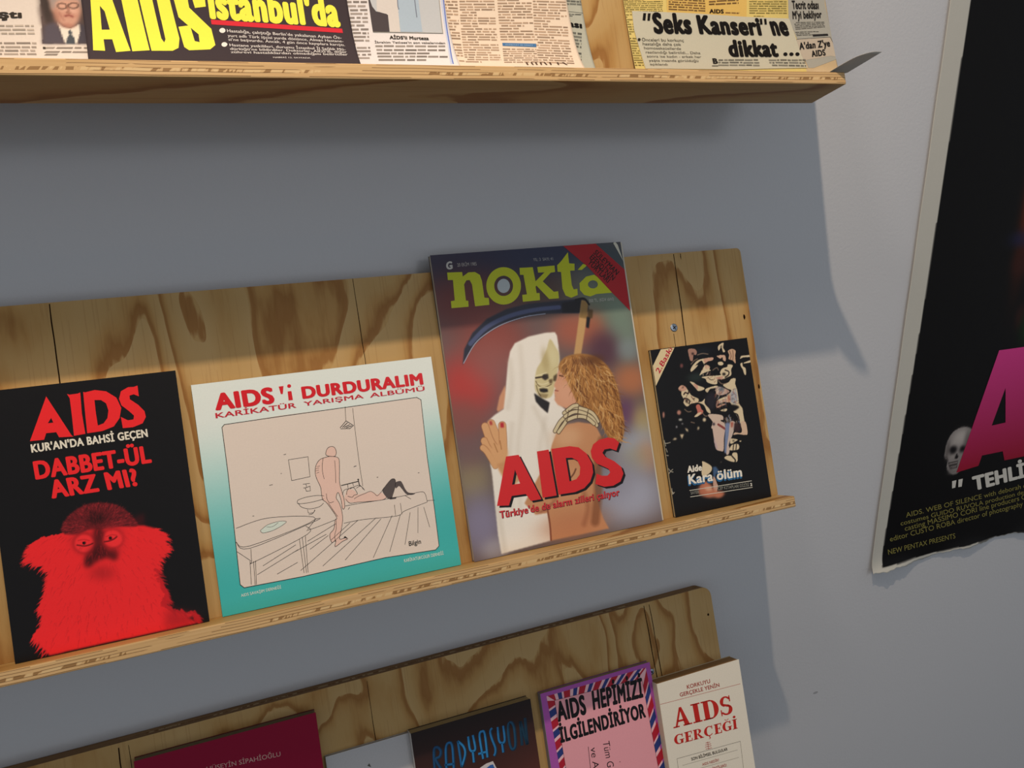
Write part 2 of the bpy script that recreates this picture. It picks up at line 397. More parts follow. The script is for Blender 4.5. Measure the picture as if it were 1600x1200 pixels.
def sheet(name, mat, parent, w, h, res, prims, base='ffffff', surf=None, thick=.3, dz=.06, split=None, colour=None, outline=None, ragged=None, only=None, warp=None):
    """one printed sheet: ink grid + lettering, with edge and back; all sizes in mm, surf(x, y) -> z in mm"""
    cv = Canvas(w, h, res, base)
    if colour is not None:
        X, Y = np.meshgrid(cv.x, cv.y); cv.c[:] = colour(X, Y)
    cv.run(prims)
    X, Y = np.meshgrid(cv.x, cv.y); nx, ny = cv.nx, cv.ny
    if ragged is not None: X, Y = ragged(X, Y)
    zf = (lambda x, y: np.zeros_like(x)) if surf is None else surf
    if warp is None: warp = lambda x, y, z: (x, y, zf(x, y)+z)
    V = np.stack([q.ravel() for q in warp(X, Y, np.zeros_like(X))], 1)
    i = np.arange(ny-1)[:, None]*nx+np.arange(nx-1)[None, :]
    Q = np.stack([i, i+1, i+nx+1, i+nx], -1).reshape(-1, 4)
    c = cv.c.reshape(-1, 3); C = np.where(c <= .04045, c/12.92, ((c+.055)/1.055)**2.4)
    ring = list(range(nx))+[k*nx+nx-1 for k in range(1, ny)]+[(ny-1)*nx+k for k in range(nx-2, -1, -1)]+[k*nx for k in range(ny-2, 0, -1)]
    nb = len(V); back = np.stack([q.ravel() for q in warp(X, Y, np.full_like(X, -thick))], 1)
    edgecol = np.array(lin(EDGE.get(name, 'd8ccb4')))
    bi = Q[:, ::-1]+nb
    sides = np.array([(ring[k], ring[k]+nb, ring[(k+1) % len(ring)]+nb, ring[(k+1) % len(ring)]) for k in range(len(ring))])
    faces = Q.tolist()+bi.tolist()+sides.tolist()
    V = np.concatenate([V, back]); C = np.concatenate([C, np.tile(edgecol, (nb, 1))])
    ik = Ink(split); ik.run(prims)
    if ik.v:
        A = np.array(ik.v); lay = A[:, 2].copy()
        keep = None
        x = np.clip(A[:, 0], .15, w-.15); y = np.clip(A[:, 1], .15, h-.15)
        flat = np.stack([x, y], 1); A = np.stack(warp(x, y, .05+lay*dz), 1)
        n = len(V)
        for q in ik.f:
            p = flat[list(q)]
            if np.ptp(p[:, 0]) < 1e-6 or np.ptp(p[:, 1]) < 1e-6: continue
            ar = 0.
            for k in range(1, len(q)-1):
                u_, v_ = p[k]-p[0], p[k+1]-p[0]; ar += u_[0]*v_[1]-u_[1]*v_[0]
            faces.append([n+k for k in (q if ar > 0 else q[::-1])])
        V = np.concatenate([V, A]); C = np.concatenate([C, np.array(ik.c)])
    me = bpy.data.meshes.new(name); me.from_pydata((V*.001).tolist(), [], faces)
    at = me.attributes.new('ink', 'FLOAT_COLOR', 'POINT')
    at.data.foreach_set('color', np.concatenate([C, np.ones((len(C), 1))], 1).astype(np.float32).ravel())
    me.materials.append(mat); me.update()
    if surf is not None or ragged is not None: me.polygons.foreach_set('use_smooth', [True]*(2*len(Q))+[False]*(len(faces)-2*len(Q)))
    return link(bpy.data.objects.new(name, me), parent)
EDGE = {}

# printed shapes, in millimetres from each sheet's lower left corner
ART = {
'monkey': [
 ('F','4a1016',[(88.5,90.1),(97.3,92.6),(97.2,84.3),(92.1,81.2)],2,0.7,0),
 ('F','8c1a20',[(40.8,89),(42.4,94.7),(46.9,99.9),(54.3,104.2),(63.6,106),(76.1,103.1),(83.8,97.6),(89.4,89.9),(91.4,82.9),(79.3,83.6),(66.4,84.1),(51.9,84.4)],0.9,1,1),
 ('F','fa2a2e',[(16.6,76.9),(19.5,82.2),(25.5,86),(41.4,86.9),(49.6,87.7),(66.6,86),(79.6,86),(96.1,82.9),(105.1,78.7),(110,71.5),(110.9,62.9),(107.2,57),(102.6,55.2),(101.3,48.2),(103.9,35.2),(106.4,24.3),(102.6,20),(108.6,13.8),(124.9,7.6),(118.2,6),(125.4,0.8),(97.3,0.5),(60,0.7),(21.6,0.6),(13.1,16.6),(19.9,22.9),(19.5,34.8),(23.1,42.9),(27.3,53.8),(29.1,61.4),(24.9,66.2),(17.1,70.3)],0.4,1,0),
 ('H','fa2a2e',[(16.6,76.9),(19.5,82.2),(25.5,86),(41.4,86.9)],8,70,0.95,1),
 ('H','fa2a2e',[(38.5,61.4),(29.1,61.4),(24.9,66.2),(17.1,70.3),(16.6,76.9)],9,60,0.9,2),
 ('H','fa2a2e',[(105.1,78.7),(110,71.5),(110.9,62.9),(107.2,57),(102.6,55.2),(101.3,48.2)],7.5,80,0.9,3),
 ('H','d01e26',[(101.3,48.2),(103.9,35.2),(106.4,24.3),(102.6,20),(108.6,13.8),(124.9,7.6),(125.4,0.8)],8,90,0.8,4),
 ('H','fa2a2e',[(21.6,0.6),(13.1,16.6),(19.9,22.9),(19.5,34.8),(23.1,42.9),(27.3,53.8),(29.1,61.4)],8,110,0.85,5),
 ('F','b01a22',[(103.1,16.7),(124.3,7.3),(125.4,0.8),(101.1,0.7)],4,0.7,0),
 ('F','6e1a20',[(40.7,88),(42.4,94.7),(46.9,99.9),(54.3,104.2),(63.6,106),(76.1,103.1),(83.8,97.6),(89.4,89.9),(90.9,83.5),(79.5,85.2),(66.6,86),(59.5,87.4),(50.1,84.8)],0.8,1,1),
 ('V','a82a30',[(40.7,88),(42.4,94.7),(46.9,99.9),(54.3,104.2),(63.6,106),(76.1,103.1),(83.8,97.6),(89.4,89.9),(90.9,83.5),(79.5,85.2),(66.6,86),(59.5,87.4),(50.1,84.8)],(65.8,86.2),3,420,0.55,0.6,11,0),
 ('V','2c0c10',[(40.7,88),(42.4,94.7),(46.9,99.9),(54.3,104.2),(63.6,106),(76.1,103.1),(83.8,97.6),(89.4,89.9),(90.9,83.5),(79.5,85.2),(66.6,86),(59.5,87.4),(50.1,84.8)],(65.8,86.2),3,260,0.5,0.5,12,0),
 ('B','2c0c0e',(64.8,94),(7.3,5.2),0.85),
 ('V','7a1c22',[(57.1,100.1),(73,98),(73.3,87.7),(55.2,90.3)],(63.9,86.1),4,60,0.5,0.5,13,0),
 ('F','b41e26',[(45.6,85.3),(53.6,89.3),(62.7,88.8),(80.2,86.4),(81.3,76.6),(75.9,64),(66.1,66),(55.6,68.1),(47.1,73.2)],4,0.38,1),
 ('F','8c161c',[(61.9,75.8),(61.5,74),(60.7,72.4),(59.6,71),(58.2,70),(56.6,69.3),(54.8,69.1),(53.1,69.2),(51.4,69.8),(49.8,70.7),(48.4,72),(47.3,73.5),(46.6,75.2),(46.2,77),(46.2,78.9),(46.6,80.6),(47.4,82.2),(48.5,83.6),(49.9,84.6),(51.5,85.3),(53.2,85.6),(55,85.5),(56.7,84.9),(58.3,84),(59.7,82.7),(60.8,81.2),(61.6,79.5),(62,77.6)],1.6,0.5,0),
 ('F','9c181e',[(81.3,75.6),(80.9,73.9),(80.1,72.3),(78.9,71),(77.5,70),(75.9,69.4),(74.1,69.2),(72.3,69.3),(70.5,69.9),(68.9,70.8),(67.5,72),(66.4,73.5),(65.6,75.2),(65.2,77),(65.2,78.8),(65.6,80.5),(66.4,82),(67.5,83.3),(69,84.3),(70.6,85),(72.4,85.2),(74.2,85.1),(75.9,84.6),(77.6,83.6),(79,82.4),(80.1,80.9),(80.9,79.2),(81.3,77.4)],1.6,0.45,0),
 ('F','ff3236',[(60.6,75.9),(60.2,74.5),(59.6,73.2),(58.7,72.1),(57.5,71.2),(56.2,70.7),(54.7,70.5),(53.2,70.6),(51.8,71.1),(50.5,71.8),(49.4,72.9),(48.5,74.1),(47.8,75.5),(47.5,77),(47.5,78.5),(47.9,80),(48.5,81.3),(49.4,82.4),(50.6,83.2),(51.9,83.8),(53.3,84),(54.8,83.9),(56.3,83.4),(57.6,82.7),(58.7,81.6),(59.6,80.4),(60.3,79),(60.6,77.5)],0.8,1,0),
 ('F','ff3236',[(80.1,75.8),(79.8,74.4),(79.1,73.1),(78.2,72.1),(77,71.3),(75.6,70.8),(74.2,70.6),(72.7,70.7),(71.2,71.2),(69.9,71.9),(68.7,72.9),(67.8,74.1),(67.1,75.5),(66.8,76.9),(66.8,78.4),(67.1,79.8),(67.8,81),(68.7,82.1),(69.9,82.9),(71.2,83.4),(72.7,83.6),(74.2,83.5),(75.7,83),(77,82.3),(78.2,81.3),(79.2,80),(79.8,78.7),(80.1,77.2)],0.8,1,0),
 ('F','4e0e12',[(62.2,86.4),(67.5,85.4),(66.2,73.6),(69.5,68.7),(75.1,64.1),(73.1,60.2),(67.4,64),(61.8,62.6),(54.5,59),(52.2,62),(55.5,67.3),(60,71.5)],2.2,0.8,1),
 ('B','30080c',(62.6,68.8),(6.4,5),0.6),
 ('B','3a0a0e',(55.2,64.4),(2.9,4.2),0.6),
 ('B','4a0c10',(72.7,66.3),(3.5,3.3),0.5),
 ('B','5a1014',(64.1,81.7),(3.1,5),0.5),
 ('F','8e161c',[(54.6,53),(63.2,48.6),(71.8,49.4),(70,54),(64.3,57.8),(57.3,56.7)],5,0.55,1),
 ('S','5a0c10',1.1,[(49.1,77),(51.3,76.2),(53.4,75.5),(56.5,75.4),(59.6,76.2)],0.4,0.8,1),
 ('S','5a0c10',1.1,[(67.6,75.9),(71.1,75.9),(74.3,76.7),(76.4,78)],0.4,0.8,1),
 ('F','140406',[(55,77.4),(55,77.1),(54.9,76.9),(54.7,76.7),(54.5,76.6),(54.2,76.5),(54,76.4),(53.7,76.5),(53.4,76.5),(53.2,76.7),(53,76.9),(52.8,77.1),(52.7,77.3),(52.7,77.6),(52.7,77.9),(52.7,78.1),(52.8,78.3),(53,78.5),(53.2,78.7),(53.5,78.8),(53.7,78.8),(54,78.8),(54.2,78.7),(54.5,78.6),(54.7,78.4),(54.9,78.2),(55,77.9),(55,77.6)],0.3,1,0),
 ('F','140406',[(73.1,77.6),(73,77.3),(72.9,77.1),(72.8,76.8),(72.5,76.7),(72.3,76.6),(72,76.5),(71.7,76.6),(71.5,76.6),(71.2,76.8),(71,77),(70.9,77.2),(70.7,77.5),(70.7,77.8),(70.7,78),(70.8,78.3),(70.9,78.6),(71,78.8),(71.3,78.9),(71.5,79),(71.8,79.1),(72.1,79.1),(72.3,79),(72.6,78.8),(72.8,78.6),(72.9,78.4),(73.1,78.1),(73.1,77.9)],0.3,1,0),
 ('S','b81a20',0.8,[(50.2,80.2),(54,80.3),(57.6,78.7)],0.5,0.6,1),
 ('S','b81a20',0.8,[(69.2,79.4),(73.2,80.1),(76.5,78.9)],0.5,0.6,1),
 ('V','c41a22',[(16.6,76.9),(19.5,82.2),(25.5,86),(41.4,86.9),(49.6,87.7),(66.6,86),(79.6,86),(96.1,82.9),(105.1,78.7),(110,71.5),(110.9,62.9),(107.2,57),(102.6,55.2),(101.3,48.2),(103.9,35.2),(106.4,24.3),(102.6,20),(108.6,13.8),(124.9,7.6),(118.2,6),(125.4,0.8),(97.3,0.5),(60,0.7),(21.6,0.6),(13.1,16.6),(19.9,22.9),(19.5,34.8),(23.1,42.9),(27.3,53.8),(29.1,61.4),(24.9,66.2),(17.1,70.3)],(68.6,102),6,260,0.7,0.35,14,0),
 ('V','f8343a',[(16.6,76.9),(19.5,82.2),(25.5,86),(41.4,86.9),(49.6,87.7),(66.6,86),(79.6,86),(96.1,82.9),(105.1,78.7),(110,71.5),(110.9,62.9),(107.2,57),(102.6,55.2),(101.3,48.2),(103.9,35.2),(106.4,24.3),(102.6,20),(108.6,13.8),(124.9,7.6),(118.2,6),(125.4,0.8),(97.3,0.5),(60,0.7),(21.6,0.6),(13.1,16.6),(19.9,22.9),(19.5,34.8),(23.1,42.9),(27.3,53.8),(29.1,61.4),(24.9,66.2),(17.1,70.3)],(68.6,102),6,160,0.7,0.25,15,0),
 ('P',2,'fa2a2e',[[(27.4,159.1),(41.8,190.9),(55.2,159.2),(56.3,158.2),(46.7,159.1),(45.3,163.2),(38.6,163.4),(36.7,158.8)],[(43.2,174.3),(40.5,170.7),(44.2,170.6)]],0),
 ('P',2,'fa2a2e',[[(55.8,190.8),(57.5,190.1),(63,190.2),(64.8,190.9),(64,175.1),(64.5,159.1),(56.7,158.7),(57.1,174.1),(57.2,187.3)]],0),
 ('P',2,'fa2a2e',[[(66.8,191),(68,190.5),(74.8,191.4),(82.5,189.4),(89,183.6),(91.4,175.3),(89.3,167.6),(84.5,161.8),(76.2,159.5),(65.8,159.3),(66.2,174.8)],[(73.7,183.8),(78.2,183.2),(81.4,180.1),(82.3,174.5),(80.9,168.8),(77.8,165.2),(73.7,164.1),(73.5,173.8)]],0),
 ('P',2,'fa2a2e',[[(104.9,191),(104.8,182.5),(101.4,184.6),(98.3,184),(98.2,181.1),(103.5,176.1),(107.4,170.5),(107.8,165.9),(104.9,161.3),(97.8,159.3),(90.6,159.6),(90.3,168.4),(94.9,165.1),(98.8,165.2),(99.6,168.1),(96.6,172),(91.8,177.2),(90.7,182.4),(92.7,188.1),(98,190.6),(102.1,190.3)]],0),
 ('T',2,'f2ead8',"KUR'AN'DA BAHSİ GEÇEN",[(27.5,150.6),(107.5,150.5),(27.4,156.4)],0.043,0),
 ('T',2,'fa2a2e','DABBET-ÜL',[(27.7,130.7),(107.8,130.5),(27.3,143.3)],0.055,0),
 ('T',2,'fa2a2e','ARZ MI?',[(36.6,114.9),(96.8,114.5),(35.3,127.5)],0.055,0),
],
'album': [
 ('P',1,'ecdccf',[[(18.9,149.8),(21,151.8),(64.8,152.9),(123.6,152.3),(183.1,152.5),(186.6,149.9),(184.8,98.3),(184.7,54.5),(184,20.3),(180.3,17.5),(135.3,19.9),(65.6,18.5),(19,19.3),(16.3,22.4),(17.7,71.6),(18.7,113.4)]],0),
 ('R',3,'2a2622',0.5,[(18.9,149.8),(21,151.8),(64.7,152.2),(123.6,152.3),(183.1,152.5),(186.6,149.9),(184.8,98.3),(184.7,54.5),(184,20.3),(180.3,17.5),(135.3,19.9),(65.6,18.5),(19,19.3),(16.3,22.4),(17.7,71.6),(18.7,113.4),(18.9,149.8)],0),
 ('T',2,'e0202c','AIDS',[(15.8,164.6),(62.8,164.2),(15.4,177.1)],0.061,0),
 ('P',2,'e0202c',[[(67.4,177),(71.3,177),(69.9,170.5),(68.3,170.5)]],0),
 ('P',2,'e0202c',[[(74,172),(77.1,172),(77.3,164.4),(73.8,164.5)]],0),
 ('P',2,'e0202c',[[(77.4,176.2),(77.2,175.6),(76.7,175.1),(76,174.9),(75.3,175),(74.7,175.3),(74.3,175.9),(74.3,176.6),(74.5,177.2),(75,177.7),(75.7,177.9),(76.4,177.8),(77,177.5),(77.4,176.9)]],0),
 ('T',2,'e0202c','DURDURALIM',[(85.3,164.6),(191.1,163.5),(85.2,174)],0.061,0),
 ('T',2,'d02838','KARİKATÜR',[(15.2,157.8),(79.3,157.7),(15.2,161.9)],0.02,0),
 ('T',2,'d02838','YARIŞMA',[(85.6,158.1),(136.5,158.1),(85.5,161.7)],0.02,0),
 ('T',2,'d02838','ALBÜMÜ',[(142,157.8),(191.4,157.5),(142,161.5)],0.02,0),
 ('T',2,'e8f0e6','AIDS SAVAŞIM DERNEĞİ',[(15.8,12.5),(47.3,12.6),(15.7,14.8)],0.01,0),
 ('T',2,'e8f0e6','KARİKATÜRCÜLER DERNEĞİ',[(151.3,12.5),(187,12),(151.2,15.2)],0.01,0),
 ('R',3,'2a2622',0.35,[(119.6,152.9),(118.5,140.9)],1),
 ('R',3,'2a2622',0.35,[(125.8,150.8),(125.2,132.2),(124.8,103.8),(125,83.6)],1),
 ('R',3,'2a2622',0.5,[(112.8,135.6),(118.7,140.8),(124.3,136),(121,133.8),(113.1,134.8)],0),
 ('R',3,'2a2622',0.6,[(114.8,135.7),(119.7,139.1)],1),
 ('R',3,'2a2622',0.6,[(116.2,135.5),(121.4,137.2)],1),
 ('R',3,'2a2622',0.6,[(117.9,134.9),(122.9,136)],1),
 ('R',3,'2a2622',0.35,[(67,115.6),(83.1,115.6),(82.4,98.9),(67.3,98.1),(67,115.6)],0),
 ('R',3,'2a2622',0.35,[(75.9,93.6),(81.6,93.4)],1),
 ('R',3,'2a2622',0.35,[(78.2,93.6),(78.4,90.6),(75.8,90.5)],1),
 ('R',3,'2a2622',0.35,[(77.3,90.2),(81.3,91.1),(81.2,87.2),(77.9,87.4),(77.3,90.2)],0),
 ('R',3,'2a2622',0.4,[(63.8,120.4),(65.7,120.5)],1),
 ('R',3,'2a2622',0.4,[(49.2,97.3),(51.8,97.4)],1),
 ('R',3,'2a2622',0.5,[(119.6,101.1),(122,101.5)],1),
 ('R',3,'2a2622',0.5,[(174.5,86.6),(175.7,86.6)],1),
 ('R',3,'2a2622',0.5,[(138,88.8),(139.1,88.9)],1),
 ('R',3,'2a2622',0.4,[(59.3,105.3),(60.2,105.3)],1),
 ('R',3,'2a2622',0.4,[(32.8,74.9),(34.1,74.8)],1),
 ('R',3,'2a2622',0.35,[(69.9,81.3),(76.3,82.5),(86,82.4),(91.6,81)],1),
 ('R',3,'2a2622',0.35,[(69.9,81.3),(69.9,78.4),(79.5,77.6),(91.3,78.5)],1),
 ('R',3,'2a2622',0.35,[(70,78.9),(72.3,75),(78.8,72.4),(86.6,72.8),(90.4,75.2)],1),
 ('R',3,'2a2622',0.35,[(76.8,72.2),(77.3,69.1),(81.2,69),(82.5,71.1)],1),
 ('R',3,'2a2622',0.35,[(77.1,67.8),(80.1,68),(82.8,70.5)],1),
 ('R',3,'2a2622',0.35,[(19,67.5),(45.8,71.1),(82.3,63.3),(27.8,51.5),(17.6,56.7)],1),
 ('R',3,'2a2622',0.35,[(17.6,56.7),(27.6,49.6),(82.1,61.7),(82.3,63.3)],1),
 ('R',3,'2a2622',0.35,[(28.1,48.9),(27.5,39.1),(29.8,38.2),(74,52.1),(73.4,59)],1),
 ('R',3,'2a2622',0.35,[(26.2,39.3),(24.7,20.6)],1),
 ('R',3,'2a2622',0.35,[(28.9,38.8),(27.6,19.6)],1),
 ('R',3,'2a2622',0.35,[(30.4,38.9),(28.6,19.7)],1),
 ('R',3,'2a2622',0.35,[(66.9,49.5),(66.9,21.2)],1),
 ('R',3,'2a2622',0.35,[(69.4,50.4),(68.8,20.8)],1),
 ('R',3,'2a2622',0.35,[(72,51.1),(70.1,20.9)],1),
 ('R',3,'2a2622',0.35,[(17.4,48.8),(27.1,39.2)],1),
 ('P',2,'dfe9dd',[[(37.2,62.1),(43.6,65.7),(53.1,66.8),(58.6,65.4),(53.5,62.5),(46.6,60.3),(39.1,59.8)]],0),
 ('R',3,'2a2622',0.25,[(37.2,62.1),(43.6,65.7),(53.1,66.8),(58.6,65.4),(53.5,62.5),(46.6,60.3),(39.1,59.8),(37.2,62.1)],1),
 ('R',3,'2a2622',0.25,[(42.5,64),(47.4,63.6),(52.1,66)],1),
 ('R',3,'2a2622',0.35,[(82.3,63.3),(74.5,55.9)],1),
 ('R',3,'2a2622',0.35,[(73.5,55.1),(82.4,56.4),(97.5,59.4)],1),
 ('R',3,'2a2622',0.35,[(30.2,27.4),(64.8,41.1)],1),
 ('R',3,'2a2622',0.35,[(45.6,24.7),(63,30.8)],1),
 ('R',3,'2a2622',0.35,[(64.4,23.7),(71.7,28)],1),
 ('R',3,'2a2622',0.35,[(61.8,39.8),(89.2,49.1)],1),
 ('R',3,'2a2622',0.35,[(73.2,46.3),(98.1,56.3)],1),
 ('R',3,'2a2622',0.35,[(82.7,23.7),(132.5,54.9)],1),
 ('R',3,'2a2622',0.35,[(101.6,24.8),(136.4,53.1)],1),
 ('R',3,'2a2622',0.35,[(125.3,21.9),(146.5,54.3)],1),
 ('R',3,'2a2622',0.35,[(140,24),(153.7,53.6)],1),
 ('R',3,'2a2622',0.35,[(154,27.3),(162.6,54)],1),
 ('R',3,'2a2622',0.35,[(166.8,35),(170.1,57.1)],1),
 ('R',3,'2a2622',0.35,[(178,38.1),(175.3,56.2)],1),
 ('R',3,'2a2622',0.35,[(71.7,28),(117,55.8)],1),
 ('R',3,'2a2622',0.35,[(92.3,43.5),(109.8,54.7)],1),
 ('R',3,'2a2622',0.35,[(35.6,33.6),(63.5,45.3)],1),
 ('R',3,'2a2622',0.35,[(74.2,39.3),(90.6,47.8)],1),
 ('R',3,'2a2622',0.35,[(104.9,55.4),(122,55.4),(150.5,53.1),(158.3,56.2),(179.1,60.1)],1),
 ('R',3,'2a2622',0.35,[(179.3,61.3),(185.7,60.5)],1),
 ('R',3,'2a2622',0.35,[(107.9,69.5),(122,69.5),(138.3,69)],1),
 ('R',3,'2a2622',0.35,[(138.3,69),(160.2,69.2),(174.1,69.9),(178.1,67.7),(179.1,60.1)],1),
 ('R',3,'2a2622',0.35,[(149.8,62.9),(149.5,53.7)],1),
 ('R',3,'2a2622',0.35,[(155.2,63.5),(155.2,53.7)],1),
 ('R',3,'2a2622',0.35,[(111.6,67.8),(109.8,66.1)],1),
 ('R',3,'2a2622',0.35,[(160.2,69.2),(164.9,65.3)],1),
 ('R',3,'2a2622',0.7,[(106.9,87.1),(121.6,88.2)],1),
 ('R',3,'2a2622',0.7,[(121.8,89.8),(122.4,84)],1),
 ('R',3,'2a2622',1.2,[(122.3,89.3),(121.5,90.2)],1),
 ('R',3,'2a2622',0.35,[(112.4,87.2),(112.5,82.7)],1),
 ('R',3,'2a2622',0.35,[(116.8,87.4),(117.3,84.9)],1),
 ('R',3,'2a2622',0.35,[(113.8,83.1),(122.1,84.9),(125.2,80.5)],1),
 ('P',2,'f3cdbd',[[(101.2,113.1),(107.7,110.7),(107.8,103.9),(106,90.5),(106.7,83.1),(107.7,75.6),(107.3,68.4),(105.3,67.9),(105.2,75.2),(103.6,81.8),(101.4,77.7),(103.3,72.8),(104.5,65.3),(104.1,58.1),(101.6,49.5),(99.4,43.1),(104.5,43),(106,41.8),(101.4,40.5),(94.9,37.4),(96.1,42.4),(92.6,41.5),(91.9,48.2),(95.9,52.4),(97.8,59.3),(99.4,61.7),(93.2,74.6),(90.3,77.8),(89.8,82.4),(89.8,88.8),(87.4,97.3),(87.4,103.6),(89.4,108.7),(93.5,112.1)]],1),
 ('P',2,'f3cdbd',[[(98,115.5),(99.7,119.7),(102.8,120.9),(105.8,119.9),(106.6,115.9),(105.7,112.9),(102.1,112.8)]],1),
 ('R',3,'2a2622',0.4,[(101.2,113.1),(107.7,110.7),(107.8,103.9),(106,90.5),(106.7,83.1),(107.7,75.6),(107.3,68.4),(105.3,67.9),(105.2,75.2),(103.6,81.8),(101.4,77.7),(103.3,72.8),(104.5,65.3),(104.1,58.1),(101.6,49.5),(99.4,43.1),(104.5,43),(106,41.8),(101.4,40.5),(94.9,37.4),(96.1,42.4),(92.6,41.5),(91.9,48.2),(95.9,52.4),(97.8,59.3),(99.4,61.7),(93.2,74.6),(90.3,77.8),(89.8,82.4),(89.8,88.8),(87.4,97.3),(87.4,103.6),(89.4,108.7),(93.5,112.1),(101.2,113.1)],1),
 ('R',3,'2a2622',0.4,[(99.1,113.7),(97.8,115.5),(99.7,119.7),(102.8,121.1),(105.8,119.9),(106.8,115.9),(105.4,112.7),(102.1,112.8),(99.1,113.7)],1),
 ('R',3,'2a2622',0.35,[(95.3,112.7),(93.8,107.1),(93.2,100.8),(93.7,94.9)],1),
 ('R',3,'2a2622',0.35,[(104.5,109),(103.9,100),(102.8,90.1)],1),
 ('R',3,'2a2622',0.35,[(93.8,82.6),(93.7,78.1),(95.4,74.6),(99,74.9)],1),
 ('R',3,'2a2622',0.35,[(94.5,74.4),(97.2,68.4),(100.4,62)],1),
 ('R',3,'2a2622',0.35,[(98.8,60),(97.8,52),(95.8,47),(95.7,41.6)],1),
 ('R',3,'2a2622',0.25,[(87.9,104.4),(90.7,104.9)],1),
 ('R',3,'2a2622',0.25,[(87.5,102.7),(90.3,103.1)],1),
 ('R',3,'2a2622',0.25,[(87.9,100.8),(90.4,101.3)],1),
 ('R',3,'2a2622',0.25,[(88.9,106.1),(91.8,106.5)],1),
 ('R',4,'2a2622',0.9,[(103.2,43.3),(104.2,44),(105.5,42.4)],0),
 ('P',2,'f3cdbd',[[(110.3,80.6),(113.7,82.8),(118,80.2),(119.4,77.2),(125.9,77.4),(131.5,77.8),(136.6,74.2),(139.6,75.5),(143.6,70.6),(139.6,69),(126.6,69.9),(118.5,70.8),(111.3,72.2),(108.1,75.1)]],1),
 ('R',3,'2a2622',0.35,[(109.1,75.4),(112.1,71.2),(118.5,70.8),(126.6,69.9),(139.6,69),(144,70.5)],1),
 ('R',3,'2a2622',0.35,[(116.2,74.1),(120.1,75.7),(125.8,77),(130.6,78),(133.6,76.1),(136,73.3),(139.6,75.5),(141.8,77.9)],1),
 ('R',3,'2a2622',0.4,[(110.4,78.8),(111.4,82.3),(113.9,83.7),(117.1,83.6),(118.9,80),(119.4,77.6),(116.6,77.2),(114.6,75.8),(111.1,77.3)],1),
 ('R',3,'2a2622',0.35,[(106.9,79.4),(108.7,82.7),(112,83.5)],1),
 ('R',3,'2a2622',0.35,[(119.2,82.7),(123.1,83.9),(126.2,79.7)],1),
 ('P',3,'5c5250',[[(141.2,77),(145.1,81),(150.4,85.2),(153.6,84.2),(152.8,78.7),(149.4,71.9),(148,68.4),(145.7,68.8),(143.2,71.6)]],1),
 ('P',3,'5c5250',[[(153.2,81.5),(157.6,82.4),(159.3,80.4),(161.3,74.5),(163.7,71.2),(169.2,69.5),(166.2,68.7),(161.6,70.2),(158.5,75),(156.1,78.2),(153,76.8)]],1),
 ('P',3,'5c5250',[[(146.3,69.7),(152.9,69.4),(151.7,67.8),(147,68.1)]],0),
 ('R',4,'2a2622',0.3,[(141.2,77),(145.1,81),(150.4,85.2),(153.6,84.2),(152.8,78.7),(148,68.4)],1),
 ('T',3,'2a2622','Bilgin',[(157.4,25.5),(168.3,25.6),(157.5,29.4)],0.02,0),
],
'nokta': [
 ('B','34324a',(51,269.1),(93.8,28.5),1),
 ('B','2e3450',(113.3,269.9),(59.3,18.7),0.9),
 ('B','70302e',(31.7,231.9),(46.4,28),0.85),
 ('B','4e342c',(101.6,233.5),(46.7,18.5),0.7),
 ('B','70806e',(171.7,224.7),(40.4,32.7),0.85),
 ('B','445058',(180.7,259.7),(28,22),0.9),
 ('B','c03830',(17.5,157),(29.4,30.1),0.95),
 ('B','9a4438',(50.3,194),(33.2,23.1),0.8),
 ('B','a0605a',(44.5,174.1),(24.6,23),0.6),
 ('B','b8624a',(130.7,196.1),(23.7,18.8),0.8),
 ('B','c06a48',(154.3,193.6),(15.1,16.1),0.7),
 ('B','7e9484',(184.5,190.5),(18.7,30),0.8),
 ('B','5a3848',(160.1,174),(18.2,18.9),0.9),
 ('B','c07850',(185.4,140.9),(21.9,16.2),0.9),
 ('B','8e9aa0',(187.4,170.9),(12.5,10.9),0.6),
 ('B','6c4468',(172.3,109.9),(13.8,14.8),0.9),
 ('B','c8b070',(192.3,98.8),(12.5,16.2),0.7),
 ('B','b4bccc',(180.5,76),(28,18.9),0.8),
 ('B','d0905c',(190.9,63.4),(12.5,16.2),0.6),
 ('B','a49a78',(175.2,63.2),(15.4,13.4),0.5),
 ('B','b4b8cc',(166.3,29.5),(40.3,29.2),0.9),
 ('B','9a98a8',(154,47.8),(18.3,21.2),0.7),
 ('B','8c5048',(10,125.1),(18.5,19.9),0.8),
 ('B','9a8a68',(9.8,72.3),(15.9,19.7),0.8),
 ('B','8e88a4',(11.6,31.9),(21.3,27),0.9),
 ('B','7c5a5c',(11,97.3),(15.9,15),0.6),
 ('B','b8b4bc',(21.2,7.4),(13.4,9.9),0.6),
 ('F','d89a74',[(41.9,131.3),(46.5,143),(53.4,152.4),(53.7,142),(51.1,132.1),(43,129.3)],0.8,1,0),
 ('F','f8f1e6',[(111.5,195.9),(101.4,196.4),(83.9,194.6),(69.1,189.9),(63.2,182.8),(59.4,172.3),(55.6,157.2),(51.9,142.3),(48.7,131.1),(39.3,127),(31.5,122),(29.3,114.7),(27.8,94.6),(28.4,74.2),(26.9,44.1),(25.7,19.1),(26.3,1.8),(76,4.1),(78.7,24.3),(79.8,44.8),(87.2,64.4),(91.9,84.5),(101.7,109.3),(113.4,118.2),(104.9,128.6),(101.7,135.6),(107.1,150.8),(112,168.7),(113,181.9),(113,192.6)],0.4,1,0),
 ('S','c4b6a2',5,[(74.1,186.2),(69.6,139.9),(56.1,90.1),(50.9,39.7)],4,0.175,1),
 ('S','c4b6a2',5,[(54.7,116.1),(46,78.9),(42.8,41.2)],4,0.21,1),
